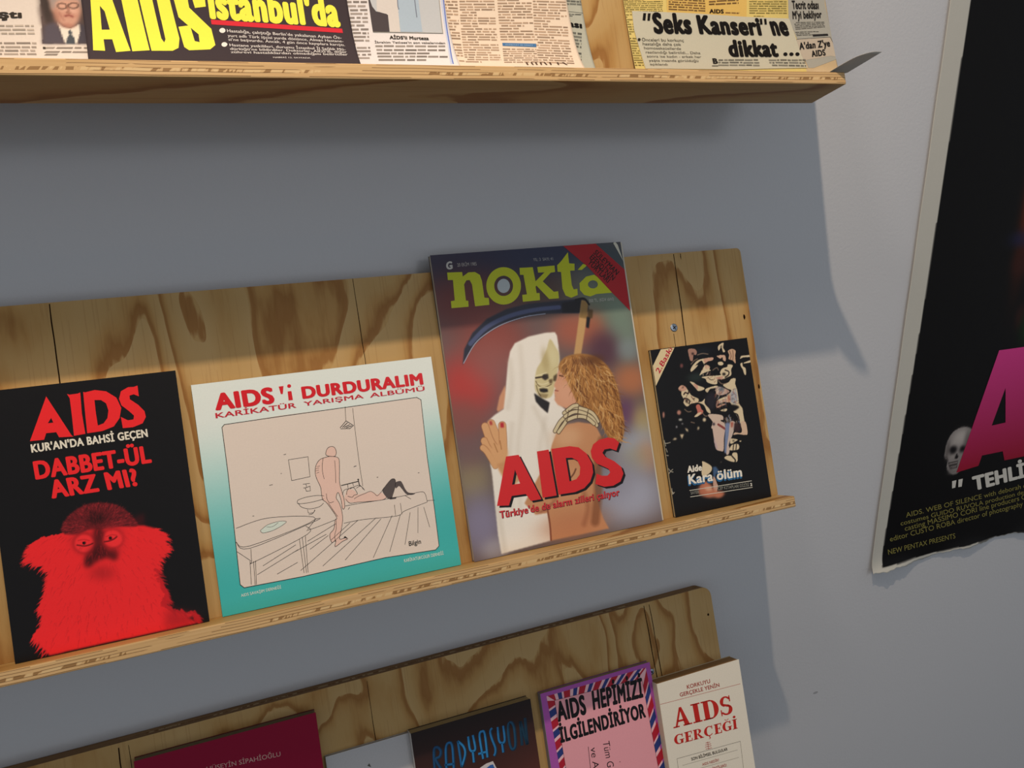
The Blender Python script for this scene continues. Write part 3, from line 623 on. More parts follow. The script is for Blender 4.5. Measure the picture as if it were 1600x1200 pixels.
 ('S','c4b6a2',5,[(79,128.2),(86.9,106.2),(86.3,85.4)],4,0.21,1),
 ('S','c4b6a2',5,[(88.5,116.4),(78,86.7),(76.7,60.9)],4,0.175,1),
 ('S','c4b6a2',5,[(29.6,43.6),(30,3.1)],4,0.245,1),
 ('S','c4b6a2',5,[(61.7,174.6),(60.2,151.5),(53,131.8)],4,0.21,1),
 ('F','d9ca98',[(105.3,189.9),(109.4,182.9),(112.3,174),(109,161.1),(103.4,146),(98,136.1),(88.8,135.8),(82.9,143.4),(83.9,153.7),(87.5,163.7),(93.9,170.9),(100.3,180.7)],0.4,1,1),
 ('S','3a2a1c',1.6,[(85.1,155.4),(90.5,155.5),(94.9,155.7)],0.4,0.9,1),
 ('F','2c2018',[(92.9,157.8),(98.1,157.7),(98,153.5),(94.2,151.9),(91.2,154.4)],0.6,0.95,0),
 ('S','efe4bc',1.2,[(86,157.4),(91.8,158),(96.5,159)],0.4,0.8,1),
 ('F','4a3820',[(103.4,154.9),(107.8,157),(106,149.3),(102.1,150.4)],0.8,0.85,0),
 ('S','6a5636',0.9,[(84.6,152.3),(87.2,147.5),(93.2,145.7),(99.9,147.5)],0.4,0.8,1),
 ('S','efe4bc',1,[(86,150.3),(91.4,148.5),(98.5,149.8)],0.4,0.7,1),
 ('F','5a4428',[(97.7,152),(101.8,152.5),(101.2,148.4),(98.2,148.2)],0.6,0.8,0),
 ('F','1c120c',[(86.8,144.9),(90.8,144.9),(95.2,143.8),(95.3,140.7),(90.7,140.8),(87.5,142)],0.5,1,0),
 ('S','e8dcb0',1.3,[(86.4,146),(91,146),(96,144.8)],0.3,0.8,1),
 ('S','d8c898',1.3,[(86.7,140.8),(90.8,139.7),(95.1,139.7)],0.3,0.8,1),
 ('F','8a744c',[(84.5,141.1),(95.5,138.5),(92.7,135.2),(86.7,136.8)],0.8,0.7,0),
 ('S','4a3820',0.8,[(84.5,148.4),(85.3,142.5),(87.4,138)],0.4,0.7,1),
 ('B','e6dcb0',(105.8,173.4),(5.7,10.4),0.6),
 ('B','b8a470',(97.2,170.5),(4,10.5),0.6),
 ('F','201a1a',[(81.1,141.5),(88.7,135.3),(95.4,130.7),(91.9,121.2),(86,127.2),(81.6,133.6)],0.4,1,0),
 ('F','2a2c3c',[(15.5,175.5),(19.3,189.7),(29.5,203.9),(45.4,215.2),(65.8,222.3),(88.9,225.4),(114.8,225.4),(141.4,225.2),(150.1,223.3),(150.8,213),(139.1,211.4),(121.6,213.1),(104.3,214.2),(84.1,213.5),(60.9,209),(43.3,202),(29.8,193.2),(21.7,184.4)],0.4,1,0),
 ('S','56608a',4,[(25.9,194.1),(44.2,207.6),(67.6,215.6),(93.5,218.9),(119.7,219.1)],1.4,0.8,1),
 ('S','aab2c8',0.8,[(16.9,177.3),(29.8,193.2),(43.3,202),(60.9,209),(84.1,213.5),(104.3,214.2)],0.3,0.9,1),
 ('F','1c1a20',[(123.3,223.1),(147.3,224.1),(151.2,220.5),(149.7,211.5),(122.3,213.5)],0.5,0.9,0),
 ('F','cfa36c',[(144.5,223.9),(151.1,221.6),(146.1,202.6),(135.3,171.7),(127.7,172.5),(137.8,203.4)],0.4,1,0),
 ('F','8a6c3c',[(144.4,223.3),(151.4,221.6),(148,205.1),(139.4,207.3)],0.5,0.8,0),
 ('F','5a4428',[(150.2,214.4),(155.1,213.1),(153.2,205.2),(148.1,205.6)],0.5,1,0),
 ('F','18161a',[(147.5,207.3),(150.9,205.9),(147.7,195.9),(144.9,197.3)],0.4,1,0),
 ('S','1c1a1c',2.2,[(138.3,224.4),(147.4,224.9),(151.8,218.9)],0.4,1,1),
 ('F','e0a280',[(111.8,164),(108.1,157.3),(106.4,152.2),(104.2,149),(102.2,145.6),(103.7,142.7),(101.5,139.6),(102,135.6),(100.6,132.6),(103.3,127.5),(112.6,122.2),(124.8,124.6),(126.5,135),(122.9,148.8),(118.4,157.3)],0.4,1,0),
 ('S','9a4a3c',1.4,[(102.9,141.3),(105.7,140.4)],0.5,0.8,1),
 ('S','5a3020',1.4,[(109.7,154.7),(113.3,153.2)],0.5,0.9,1),
 ('B','e8b090',(113.5,136.7),(8.8,10.5),0.6),
 ('F','d09468',[(91.8,92.4),(98.3,102.4),(110.3,108),(122.1,108.4),(139.2,103.8),(144.4,89.6),(139.3,71.7),(131.8,59.5),(129.2,44),(130.1,27.9),(133.2,14.1),(137.5,3.7),(76,4.1),(76.8,14.3),(76.8,29.8),(64.7,30.5),(55.5,42.7),(73,64.2),(85.1,77.7)],0.4,1,0),
 ('B','e2b288',(108.4,96.4),(14.5,10.4),0.8),
 ('B','dcA47a',(96.2,57.6),(17.2,15.4),0.6),
 ('B','c4805a',(100.8,14.9),(32.1,12.9),0.7),
 ('S','8a5434',9,[(144,87),(135,64.3),(132.7,43.4),(127.7,25.7),(124.1,13.1)],4,0.75,1),
 ('S','9a5c3c',5,[(116.8,40.9),(119,27.3),(112.2,12.8)],4,0.5,1),
 ('S','6a3c28',1.6,[(103.3,56.4),(108.9,60.7),(112,65)],0.8,0.8,1),
 ('S','a0623e',7,[(88.3,79.8),(94.2,63.2),(85.3,43.8)],4,0.45,1),
 ('S','8a4c34',1.8,[(77.2,37.5),(77.6,19.3),(76.4,4.6)],0.6,0.9,1),
 ('F','9c5a42',[(64.7,30.5),(81.5,38),(90.9,42.9),(77.7,32.2)],1.5,0.8,0),
 ('F','b07a3e',[(109.6,161.1),(113.8,168.5),(122.3,172.3),(138.6,172.1),(153.3,166.1),(163.6,154.6),(168.7,137.6),(170.2,121.1),(170.9,101.9),(167.8,88.8),(161.1,82.2),(151.7,88),(145.7,102.9),(141.4,113.2),(130.2,121.1),(123.7,126.8),(120.7,135.8),(117.7,144.1),(115.2,152.4)],0.8,1,1),
 ('V','8a5426',[(111.6,160.8),(115.8,168.3),(123,171.2),(138.4,171),(152.5,165.1),(162.2,153.6),(166.8,137.3),(168.9,120.7),(168.8,102.2),(165.8,89.6),(161.1,85.7),(152.7,90.5),(146.5,104.1),(142.3,114.6),(132,123.6),(125.6,129.2),(122.4,136.9),(119.3,145.2),(116.3,153.6)],(129.8,190.8),16,150,1.6,0.6,21,0.35),
 ('V','5c3418',[(111.6,160.8),(115.8,168.3),(123,171.2),(138.4,171),(152.5,165.1),(162.2,153.6),(166.8,137.3),(168.9,120.7),(168.8,102.2),(165.8,89.6),(161.1,85.7),(152.7,90.5),(146.5,104.1),(142.3,114.6),(132,123.6),(125.6,129.2),(122.4,136.9),(119.3,145.2),(116.3,153.6)],(129.8,190.8),14,80,1.2,0.55,22,0.4),
 ('V','d89c58',[(111.6,160.8),(115.8,168.3),(123,171.2),(138.4,171),(152.5,165.1),(162.2,153.6),(166.8,137.3),(168.9,120.7),(168.8,102.2),(165.8,89.6),(161.1,85.7),(152.7,90.5),(146.5,104.1),(142.3,114.6),(132,123.6),(125.6,129.2),(122.4,136.9),(119.3,145.2),(116.3,153.6)],(129.8,190.8),15,130,1.3,0.6,23,0.4),
 ('V','f0c88c',[(111.6,160.8),(115.8,168.3),(123,171.2),(138.4,171),(152.5,165.1),(162.2,153.6),(166.8,137.3),(168.9,120.7),(168.8,102.2),(165.8,89.6),(161.1,85.7),(152.7,90.5),(146.5,104.1),(142.3,114.6),(132,123.6),(125.6,129.2),(122.4,136.9),(119.3,145.2),(116.3,153.6)],(129.8,190.8),12,70,0.9,0.6,24,0.45),
 ('B','6a3e1e',(140.5,165.4),(14.9,4.3),0.6),
 ('B','5a3216',(149.4,164.4),(9,5.4),0.5),
 ('S','4a3622',4.4,[(96.5,103.5),(103.6,111.6),(111.6,116.3)],0.5,0.8,1),
 ('S','dccaa2',3,[(96.5,103.5),(103.6,111.6),(111.6,116.3)],0.4,1,1),
 ('S','4a3622',4.4,[(100,102.1),(106.9,108.5),(111.1,113.2)],0.5,0.8,1),
 ('S','dccaa2',3,[(100,102.1),(106.9,108.5),(111.1,113.2)],0.4,1,1),
 ('S','4a3622',4.4,[(108.6,118.8),(118.6,122.7),(128.5,120),(138.1,114.7),(142.6,106)],0.5,0.8,1),
 ('S','dccaa2',3,[(108.6,118.8),(118.6,122.7),(128.5,120),(138.1,114.7),(142.6,106)],0.4,1,1),
 ('S','4a3622',4.4,[(109.2,115.6),(119.4,118.6),(129.3,115.9),(137.3,110),(140.8,102.5)],0.5,0.8,1),
 ('S','dccaa2',3,[(109.2,115.6),(119.4,118.6),(129.3,115.9),(137.3,110),(140.8,102.5)],0.4,1,1),
 ('S','4a3622',4.4,[(111,112.1),(121.5,113.8),(130.9,111.4),(138.1,104.5)],0.5,0.8,1),
 ('S','dccaa2',3,[(111,112.1),(121.5,113.8),(130.9,111.4),(138.1,104.5)],0.4,1,1),
 ('S','4a3622',4.4,[(112.4,120.9),(118.8,124),(123.2,124.2)],0.5,0.8,1),
 ('S','dccaa2',3,[(112.4,120.9),(118.8,124),(123.2,124.2)],0.4,1,1),
 ('S','5a4630',1,[(124.4,122.5),(121.6,112.7)],0.4,0.8,1),
 ('S','5a4630',1,[(134.2,118.4),(130.6,109.3)],0.4,0.8,1),
 ('S','5a4630',1,[(113.8,120.7),(110.1,110.7)],0.4,0.8,1),
 ('S','a8683e',8.2,[(40.9,95.1),(38.1,107),(34.6,119.5)],0.5,0.7,1),
 ('S','e3ac78',7,[(40.9,95.1),(38.1,107),(34.6,119.5)],0.5,1,1),
 ('S','a8683e',7.7,[(37.3,93.1),(31.4,104.2),(28.4,117.9)],0.5,0.7,1),
 ('S','e3ac78',6.5,[(37.3,93.1),(31.4,104.2),(28.4,117.9)],0.5,1,1),
 ('S','a8683e',7.2,[(35.2,88.4),(28.4,97.1),(25.6,105.1)],0.5,0.7,1),
 ('S','e3ac78',6,[(35.2,88.4),(28.4,97.1),(25.6,105.1)],0.5,1,1),
 ('S','a8683e',8.2,[(42.1,92.4),(43.7,102.3),(45,116.2)],0.5,0.7,1),
 ('S','e3ac78',7,[(42.1,92.4),(43.7,102.3),(45,116.2)],0.5,1,1),
 ('S','a8683e',6.2,[(32.7,81.1),(26.7,94.8),(23.3,99.1)],0.5,0.7,1),
 ('S','e3ac78',5,[(32.7,81.1),(26.7,94.8),(23.3,99.1)],0.5,1,1),
 ('F','e3ac78',[(30.3,96.8),(43.8,99.8),(46.7,91.6),(43.9,79.3),(47.1,68.5),(40.1,67.2),(34,80.9)],1.2,1,1),
 ('F','d39a68',[(34.2,82.2),(44.9,84.2),(54.8,64.7),(45.6,58.6)],1.2,0.9,0),
 ('F','c02030',[(43.5,119),(46.8,118.8),(46.4,114.2),(43.1,114.7)],0.4,1,0),
 ('F','b83a38',[(33.1,121.8),(35.5,122),(35.8,118.3),(33.4,118.4)],0.4,1,0),
 ('S','a8703e',1,[(34.7,101.2),(36.8,93.2)],0.5,0.7,1),
 ('S','a8703e',1,[(40.7,102.8),(40.9,95.1)],0.5,0.7,1),
 ('P',2,'c6cc20',[[(13.7,260.7),(27.9,260.1),(27.9,255.9),(33.8,259.3),(40.2,259.2),(44.6,256.2),(45.8,250.7),(45.8,234.8),(50,234.1),(49.6,227.8),(35.6,227.7),(35.7,248),(34,252.2),(30.9,252.2),(28.1,248.7),(27.6,233.8),(29.8,233.3),(29.3,227.9),(12.9,228.1),(13.3,234.5),(17,234.8),(18.1,253.5),(13.3,253.9)]],0),
 ('P',2,'c6cc20',[[(83.7,242.6),(83.1,239.9),(82,237.3),(80.6,234.9),(78.8,232.6),(76.7,230.7),(74.3,229.1),(71.8,227.9),(69.1,227.1),(66.4,226.7),(63.7,226.7),(61,227.2),(58.5,228.1),(56.2,229.3),(54.1,230.9),(52.4,232.9),(51,235.1),(49.9,237.5),(49.3,240.1),(49.1,242.8),(49.3,245.5),(49.9,248.2),(51,250.8),(52.4,253.2),(54.1,255.4),(56.2,257.4),(58.5,259),(61,260.2),(63.7,261.1),(66.4,261.5),(69.1,261.5),(71.8,261.1),(74.3,260.3),(76.7,259),(78.8,257.4),(80.6,255.5),(82,253.2),(83.1,250.8),(83.7,248.1),(84,245.4)],[(75.8,243.3),(75.3,241.5),(74.5,239.7),(73.4,238.2),(72,236.8),(70.3,235.8),(68.6,235.1),(66.7,234.7),(64.9,234.7),(63.1,235),(61.4,235.7),(60,236.7),(58.8,238),(57.8,239.5),(57.2,241.2),(57,243),(57.1,244.9),(57.5,246.7),(58.3,248.4),(59.5,250),(60.8,251.3),(62.4,252.4),(64.2,253.1),(66,253.5),(67.9,253.6),(69.7,253.2),(71.3,252.5),(72.8,251.5),(74.1,250.2),(75,248.7),(75.6,247),(75.9,245.2)]],0),
 ('P',2,'b9c2c6',[[(72.7,243.6),(72.3,242.1),(71.6,240.8),(70.7,239.6),(69.5,238.6),(68.2,237.9),(66.8,237.6),(65.3,237.5),(64,237.8),(62.7,238.4),(61.7,239.3),(60.8,240.4),(60.3,241.7),(60.1,243.1),(60.1,244.6),(60.5,246.1),(61.2,247.4),(62.1,248.6),(63.3,249.5),(64.6,250.2),(66,250.6),(67.4,250.7),(68.8,250.4),(70,249.8),(71.1,248.9),(71.9,247.8),(72.5,246.5),(72.7,245)]],0),
 ('P',2,'c6cc20',[[(84.9,259.6),(98.5,259.3),(99.2,245.7),(109.8,253.5),(103.2,253.7),(103.2,259.1),(121.2,259.2),(120.9,253),(116.2,252.7),(106.6,245.1),(116.5,234.2),(121.1,234.4),(120.7,227.6),(110.6,227.8),(99.5,241.6),(98.4,240.8),(98.5,234.5),(101.6,234.3),(100.9,227.6),(83.3,227.6),(83.6,234.1),(88.5,234.2),(87.9,252.8),(84.4,253.1)]],0),
 ('P',2,'c6cc20',[[(137.4,270.9),(137,260.2),(142.7,259.4),(141.7,252.9),(136.9,253),(136.4,239.1),(137.7,234.8),(141.8,235),(141.1,229),(133.8,227),(128.2,229.6),(126,236.4),(127.1,252.5),(123.5,253.1),(124.1,259.3),(128.6,262.6)]],0),
 ('P',2,'c6cc20',[[(145,253.2),(151.7,258.5),(156.2,257),(149.4,252.8)]],0),
 ('P',2,'c6cc20',[[(162,247.2),(153,246),(144.9,240.2),(144.2,233.6),(148.1,228.4),(154.5,226.4),(161.6,228.2),(178.7,228),(173.2,236.1),(169.3,241.3)],[(164.5,237.4),(164,236.2),(163.1,235.1),(161.7,234.4),(160.1,233.9),(158.4,233.9),(156.8,234.2),(155.4,234.9),(154.4,235.9),(153.8,237),(153.8,238.3),(154.2,239.5),(155.2,240.5),(156.5,241.3),(158.1,241.7),(159.8,241.8),(161.4,241.5),(162.8,240.8),(163.9,239.8),(164.4,238.6)]],0),
 ('P',3,'b01c26',[[(133.4,278.9),(168.6,278.1),(197.1,249.6),(195.7,208.4),(178.7,228),(156.6,255.1)]],0),
 ('T',4,'1a1214','SÜLEYMAN',[(164.4,268.1),(186.1,244.6),(168.8,271.5)],0.02,0),
 ('T',4,'1a1214',"EFENDİ'NİN",[(159.4,263.8),(181.1,239.7),(163.6,267.2)],0.02,0),
 ('T',4,'1a1214','YURTLARI',[(156.6,259.1),(175.1,237.7),(160.8,262.5)],0.02,0),
 ('T',3,'c8c4c0','G',[(13.3,263.5),(19.5,263.9),(13.7,270)],0.066,0),
 ('T',3,'b8b0ac','20 EKİM 1985',[(24.3,265.3),(43,265.1),(24.3,268.4)],0,0),
 ('T',3,'a8a8a8','YIL: 3  SAYI: 41',[(100.1,265),(120.7,264.4),(100.1,267.8)],0,0),
 ('T',3,'c0c0b8','300 TL. (KDV dahil)',[(152.2,220.8),(179.3,220.5),(152.2,223.8)],0,0),
 ('P',4,'d8d4c4',[[(189.3,279.1),(190.9,279.3),(192.8,274.7),(198.1,257.6),(196.9,258.4),(191.3,269.6),(188.1,276.6)]],0),
 ('P',2,'161014',[[(30.6,43.2),(46.1,85.8),(58.7,85.5),(74.7,41.5),(64.1,41.7),(60,48.9),(46,49.5),(42,41.5)],[(52.9,72.6),(48,59.5),(55.9,59.3)]],0),
 ('P',2,'161014',[[(77.2,85.6),(89.2,85.5),(90.5,42.1),(76.2,42.4)]],0),
 ('P',2,'161014',[[(92.1,85.6),(111.1,85.3),(120.2,82.8),(127.4,75.7),(131.7,65.4),(131.5,56.8),(127.2,49),(119.7,43.8),(109.9,41.8),(92.6,42.5)],[(105.3,75),(111.7,74.2),(117,70.5),(118.9,64.3),(117.2,57.1),(113,53.5),(105.8,52.6)]],0),
 ('P',2,'161014',[[(159.5,85.4),(164,80.6),(159.6,73.3),(153.1,76.5),(147,76.4),(144.4,73.6),(147,69.4),(155.8,63.6),(162.2,57.1),(163.5,50.4),(159.2,43.5),(150.7,40.8),(141,41.4),(132.1,45.8),(134.9,55.2),(140.4,52.1),(146.4,51.3),(149.5,53.8),(148.6,57.2),(144.2,60.1),(136.4,64.6),(132.6,70.6),(132.2,77.1),(135.9,83),(142.5,86.3),(152.5,87.2)]],0),
 ('P',3,'dd2a2e',[[(28.7,45.2),(44.2,87.8),(56.7,87.4),(72.7,43.5),(62.2,43.7),(58,50.9),(44.1,51.5),(40.1,43.5)],[(51,74.6),(46,61.5),(54,61.3)]],0),
 ('P',3,'dd2a2e',[[(75.2,87.6),(87.2,87.5),(88.5,44.1),(74.2,44.5)]],0),
 ('P',3,'dd2a2e',[[(90.1,87.6),(109.1,87.3),(118.2,84.8),(125.4,77.8),(129.7,67.4),(129.4,58.9),(125.1,51),(117.7,45.9),(107.9,43.9),(90.6,44.5)],[(103.3,77),(109.6,76.2),(115,72.5),(116.9,66.3),(115.1,59.1),(111,55.6),(103.7,54.7)]],0),
 ('P',3,'dd2a2e',[[(157.4,87.4),(161.8,82.7),(157.5,75.4),(151,78.6),(144.9,78.5),(142.3,75.6),(144.9,71.4),(153.7,65.7),(160.1,59.2),(161.4,52.5),(157.1,45.6),(148.6,42.9),(139,43.5),(130,47.8),(132.8,57.2),(138.3,54.2),(144.3,53.4),(147.4,55.9),(146.5,59.3),(142.1,62.2),(134.4,66.7),(130.5,72.7),(130.2,79.2),(133.8,85.1),(140.4,88.4),(150.3,89.3)]],0),
 ('T',2,'701418',"Türkiye'de de alarm zilleri çalıyor",[(29.9,33.4),(154.3,32.5),(30.1,39.6)],0.061,0),
 ('T',3,'d83840',"Türkiye'de de alarm zilleri çalıyor",[(29.6,33.6),(154,32.9),(29.9,39.9)],0.02,0),
],
'booklet': [
 ('B','2a3632',(48.2,134.2),(10.6,4.9),0.8),
 ('B','1c2430',(60.5,159.1),(11.6,4.9),0.6),
 ('F','b08474',[(44.2,163.4),(51.4,163),(53.8,159.9),(52.2,156.8),(49.4,157.1),(47.4,151.6),(44.6,151.9),(43.7,157.7)],0.35,1,1),
 ('F','201414',[(50.2,158.2),(50.1,158),(49.9,157.8),(49.7,157.6),(49.4,157.4),(49.1,157.3),(48.8,157.3),(48.5,157.3),(48.1,157.3),(47.8,157.5),(47.6,157.6),(47.3,157.8),(47.2,158.1),(47.1,158.3),(47.1,158.6),(47.2,158.8),(47.4,159),(47.6,159.2),(47.9,159.4),(48.2,159.5),(48.5,159.5),(48.9,159.5),(49.2,159.5),(49.5,159.3),(49.8,159.2),(50,159),(50.1,158.7),(50.2,158.5)],0.5,0.9,0),
 ('F','e6d2ae',[(42.9,142.3),(46.6,146.7),(53.1,150.9),(61.1,152),(71.9,151.8),(71,149.2),(65.4,148.6),(60.2,146.8),(57.9,150.3),(51.5,147.4),(46.9,143.4),(44,140.5)],0.35,1,1),
 ('F','d8a08c',[(61.1,151.6),(71.9,151.8),(71,149.2),(65.4,148.6),(61.3,147.5)],0.35,0.8,1),
 ('F','e6d2ae',[(52.8,135.7),(57.3,141.3),(61.9,145.3),(66.4,143.1),(65.9,140.3),(67.1,138.9),(62.6,138.2),(56.5,136.9)],0.35,1,1),
 ('F','d8a08c',[(60.7,144.2),(65.7,144.5),(65.7,142),(62,140.8)],0.35,0.6,1),
 ('F','e6d2ae',[(46.1,144.3),(52.3,146.5),(51,144.6),(44.5,140.8)],0.35,1,1),
 ('F','e6d2ae',[(80.3,162.3),(84.2,164.8),(87.8,165.2),(86.4,160.4),(88.2,156.4),(85.6,155.9),(84.8,159.7),(83.5,160.7),(80.5,158.1)],0.35,1,1),
 ('F','141010',[(83.9,162.7),(85.4,163),(84.5,160.6),(82.9,160.3)],0.4,0.9,0),
 ('F','dcb49a',[(77.6,153),(86.9,152.4),(86.9,146.5),(84.1,147.7),(83.6,150.7),(81,149.7),(77.9,151.7)],0.35,1,1),
 ('F','d8b090',[(91.7,156.4),(97,157.9),(101.1,155.4),(99.7,150.5),(98.7,142.6),(95.8,145.9),(91.2,148.1),(92.4,152.2)],0.35,1,1),
 ('S','7a5a48',1,[(93.7,156.2),(94.7,151.1),(93.1,147.9)],0.4,0.8,1),
 ('S','7a5a48',1,[(97.7,156.2),(97.2,150.8),(96,146.7)],0.4,0.8,1),
 ('F','e6d2ae',[(77.3,146),(81.8,146.3),(83.9,144),(81.6,142.6),(77.8,143.4)],0.35,1,1),
 ('F','e6d2ae',[(105.1,146.9),(107.1,149.6),(119.8,149),(119.2,147),(109.3,147.7),(105.6,146.6)],0.35,1,0),
 ('F','e6d2ae',[(104.6,141.5),(107.3,142),(107.1,138.7),(110.2,135.8),(109.5,129.5),(107.6,130.2),(106.5,135.4),(105,138.1)],0.35,1,1),
 ('F','e6d2ae',[(108.8,141.9),(118.3,143.7),(117.2,141.5),(110.2,141.3)],0.35,1,1),
 ('F','e6d2ae',[(77.9,135.5),(81.5,139.2),(87.7,140.2),(89.1,142.5),(94.9,141),(92.2,137.1),(91.1,131.4),(85.8,129.5),(80.6,128.5),(73.8,129.4),(72.4,124.6),(67,124.8),(60.7,127.7),(59.3,131.2),(54.8,133.4),(61.8,133.8),(71.5,133),(78.4,133)],0.35,1,1),
 ('F','d8a08c',[(72.1,131.2),(81,131),(78.6,128.8),(73.7,129)],0.35,0.9,1),
 ('F','1a1614',[(84.6,133),(84.5,132.7),(84.3,132.4),(84,132.2),(83.6,132),(83.1,131.9),(82.7,131.8),(82.2,131.8),(81.7,131.9),(81.3,132.1),(80.9,132.3),(80.6,132.6),(80.4,132.9),(80.3,133.2),(80.3,133.6),(80.4,133.9),(80.6,134.2),(80.9,134.4),(81.3,134.6),(81.8,134.7),(82.2,134.8),(82.7,134.8),(83.2,134.7),(83.6,134.5),(84,134.3),(84.3,134),(84.5,133.7),(84.6,133.4)],0.6,0.95,0),
 ('S','2a201c',1.5,[(84.7,137.2),(88.8,135),(87.7,131.8),(83.3,129.8)],0.5,0.9,1),
 ('S','3a2c26',0.8,[(62.5,132.4),(64.9,129.7),(67.8,129.3)],0.4,0.8,1),
 ('F','e6d2ae',[(40.3,130.7),(44.4,129.4),(48.6,126),(55.8,122.6),(55,120.6),(48.6,120.2),(46.2,123),(42.6,127.5)],0.35,1,1),
 ('F','d8a08c',[(44.2,128.2),(48.6,125.6),(47.9,121.9),(44.7,125.6)],0.35,0.9,1),
 ('F','e6d2ae',[(25.6,125.7),(29.8,128.4),(34.2,126.2),(37.1,120.9),(40.2,116.4),(47.1,112.2),(45.6,109.1),(37.8,108.6),(32.6,106.4),(29.1,110.6),(30.1,113.7),(28.1,118.8),(28.3,122.5)],0.35,1,1),
 ('F','d8a08c',[(25.6,125.7),(29.8,128.4),(34.2,126.2),(34.6,122.9),(27.8,122.5)],0.35,0.8,1),
 ('F','141212',[(34.8,111.8),(34.7,111.5),(34.5,111.2),(34.3,111),(34,110.8),(33.6,110.7),(33.3,110.6),(32.9,110.6),(32.5,110.7),(32.2,110.9),(31.9,111.1),(31.7,111.3),(31.5,111.6),(31.4,112),(31.5,112.3),(31.6,112.6),(31.7,112.9),(32,113.1),(32.3,113.3),(32.6,113.4),(33,113.5),(33.4,113.5),(33.8,113.4),(34.1,113.2),(34.4,113),(34.6,112.8),(34.8,112.5),(34.8,112.1)],0.5,0.95,0),
 ('S','2a2220',1.6,[(31.1,119.2),(33.2,120.6),(35.8,119),(37.1,120.9)],0.4,0.9,1),
 ('S','2a2220',1.5,[(30.2,114.5),(33.1,114.5),(36.5,112),(35.4,108.9)],0.4,0.9,1),
 ('S','6a5040',1,[(39.1,115.7),(42.1,111.2)],0.5,0.8,1),
 ('F','e6d2ae',[(56.9,120.4),(62.6,122.1),(71.5,122.6),(72.1,120.5),(63.2,120.4),(59.2,117.2)],0.35,1,1),
 ('F','e6d2ae',[(79.4,122.4),(86.8,124.4),(90.4,127.3),(95.8,127),(94.4,121.8),(95.6,114.9),(95.6,106.5),(95.5,100.7),(98.6,95.3),(98.5,86.9),(99,75.9),(93.9,75.4),(92.4,89.4),(87.1,93.5),(84,103.9),(68.4,100.3),(69.8,107.5),(77.1,109.8),(85.7,112.9),(88.2,115.9),(83.7,118.1)],0.35,1,1),
 ('F','8e9cb8',[(87.9,114.2),(94.4,116.7),(94.5,105.9),(91.4,100.4),(85,103.8),(85.1,109.6)],1.2,0.75,0),
 ('F','cc6a50',[(82.2,110),(86.5,111.9),(85.2,104.6),(82.1,104.2)],1.4,0.7,0),
 ('F','caa89a',[(70.4,121.5),(78.9,119.6),(86,114.5),(77.6,112.3),(70,114.1)],0.35,1,1),
 ('F','5a6a74',[(80.2,118.2),(80,117.6),(79.5,117.2),(78.9,116.8),(78.2,116.5),(77.3,116.3),(76.3,116.2),(75.3,116.3),(74.4,116.5),(73.5,116.8),(72.7,117.2),(72.1,117.7),(71.7,118.2),(71.4,118.8),(71.4,119.3),(71.6,119.8),(72.1,120.3),(72.7,120.7),(73.4,121),(74.3,121.2),(75.3,121.2),(76.2,121.2),(77.2,121),(78.1,120.7),(78.9,120.3),(79.5,119.8),(79.9,119.3),(80.2,118.7)],1.5,0.8,0),
 ('F','d8a890',[(68.4,105.2),(80.7,107.7),(79.8,102.8),(72.5,100.9),(67.5,100.4)],0.35,1,1),
 ('S','181412',2,[(68.9,102.7),(76.1,104.2),(80.9,103.1)],0.5,0.9,1),
 ('S','181412',1.6,[(68.1,109.4),(75.3,110.9),(81.3,111)],0.5,0.9,1),
 ('F','121010',[(64.9,97),(72.5,100.5),(80.6,101.5),(89.4,100.3),(94.9,97.4),(89.3,94.5),(81.9,92.6),(78.3,88.9),(75.8,91.8),(66.4,94.3)],0.6,1,1),
 ('F','e6d2ae',[(71.3,97),(78,98.1),(79.7,96.6),(77,95.3)],0.35,1,1),
 ('F','101010',[(76.1,96.9),(76,96.7),(75.9,96.6),(75.8,96.5),(75.7,96.4),(75.5,96.4),(75.3,96.3),(75.2,96.3),(75,96.4),(74.8,96.5),(74.7,96.6),(74.6,96.7),(74.5,96.8),(74.5,97),(74.5,97.1),(74.5,97.2),(74.6,97.4),(74.7,97.5),(74.9,97.6),(75,97.6),(75.2,97.6),(75.4,97.6),(75.6,97.6),(75.7,97.5),(75.9,97.4),(76,97.3),(76,97.2),(76.1,97)],0.4,0.9,0),
 ('F','2e2a34',[(56.1,113.5),(65.8,118),(67.9,113.6),(68.7,106.8),(62.1,97.8),(58.6,100),(55.1,105.4)],3,0.8,1),
 ('F','e6d2ae',[(42.8,109.5),(50.4,108.9),(54.7,111.2),(53.9,106.4),(58.6,100),(58.8,95.8),(55.3,98),(52.6,104.9),(47.4,108.1)],0.35,1,1),
 ('F','d07868',[(43,105.4),(47.1,106.5),(49,101.3),(50.7,99.4),(48.2,96.5),(39.2,94.9),(43.7,98.8)],0.35,1,1),
 ('F','e6d2ae',[(39.3,95.3),(44.6,98.2),(48.5,98.1),(43,94.8)],0.35,1,1),
 ('V','f0dcc0',[(70.4,121.5),(78.9,119.6),(88.2,115.9),(92.5,117),(94.6,106.7),(94.5,100.8),(85.8,102.9),(68.4,100.3),(67.8,107.8)],(84.2,126.4),7,26,1.1,0.55,31,0.3),
 ('V','a8604c',[(70.4,121.5),(78.9,119.6),(88.2,115.9),(92.5,117),(94.6,106.7),(94.5,100.8),(85.8,102.9),(68.4,100.3),(67.8,107.8)],(84.2,126.4),6,22,1,0.55,32,0.3),
 ('V','5c4a48',[(70.4,121.5),(78.9,119.6),(88.2,115.9),(92.5,117),(94.6,106.7),(94.5,100.8),(85.8,102.9),(68.4,100.3),(67.8,107.8)],(71.5,111.4),6,22,0.9,0.55,33,0.3),
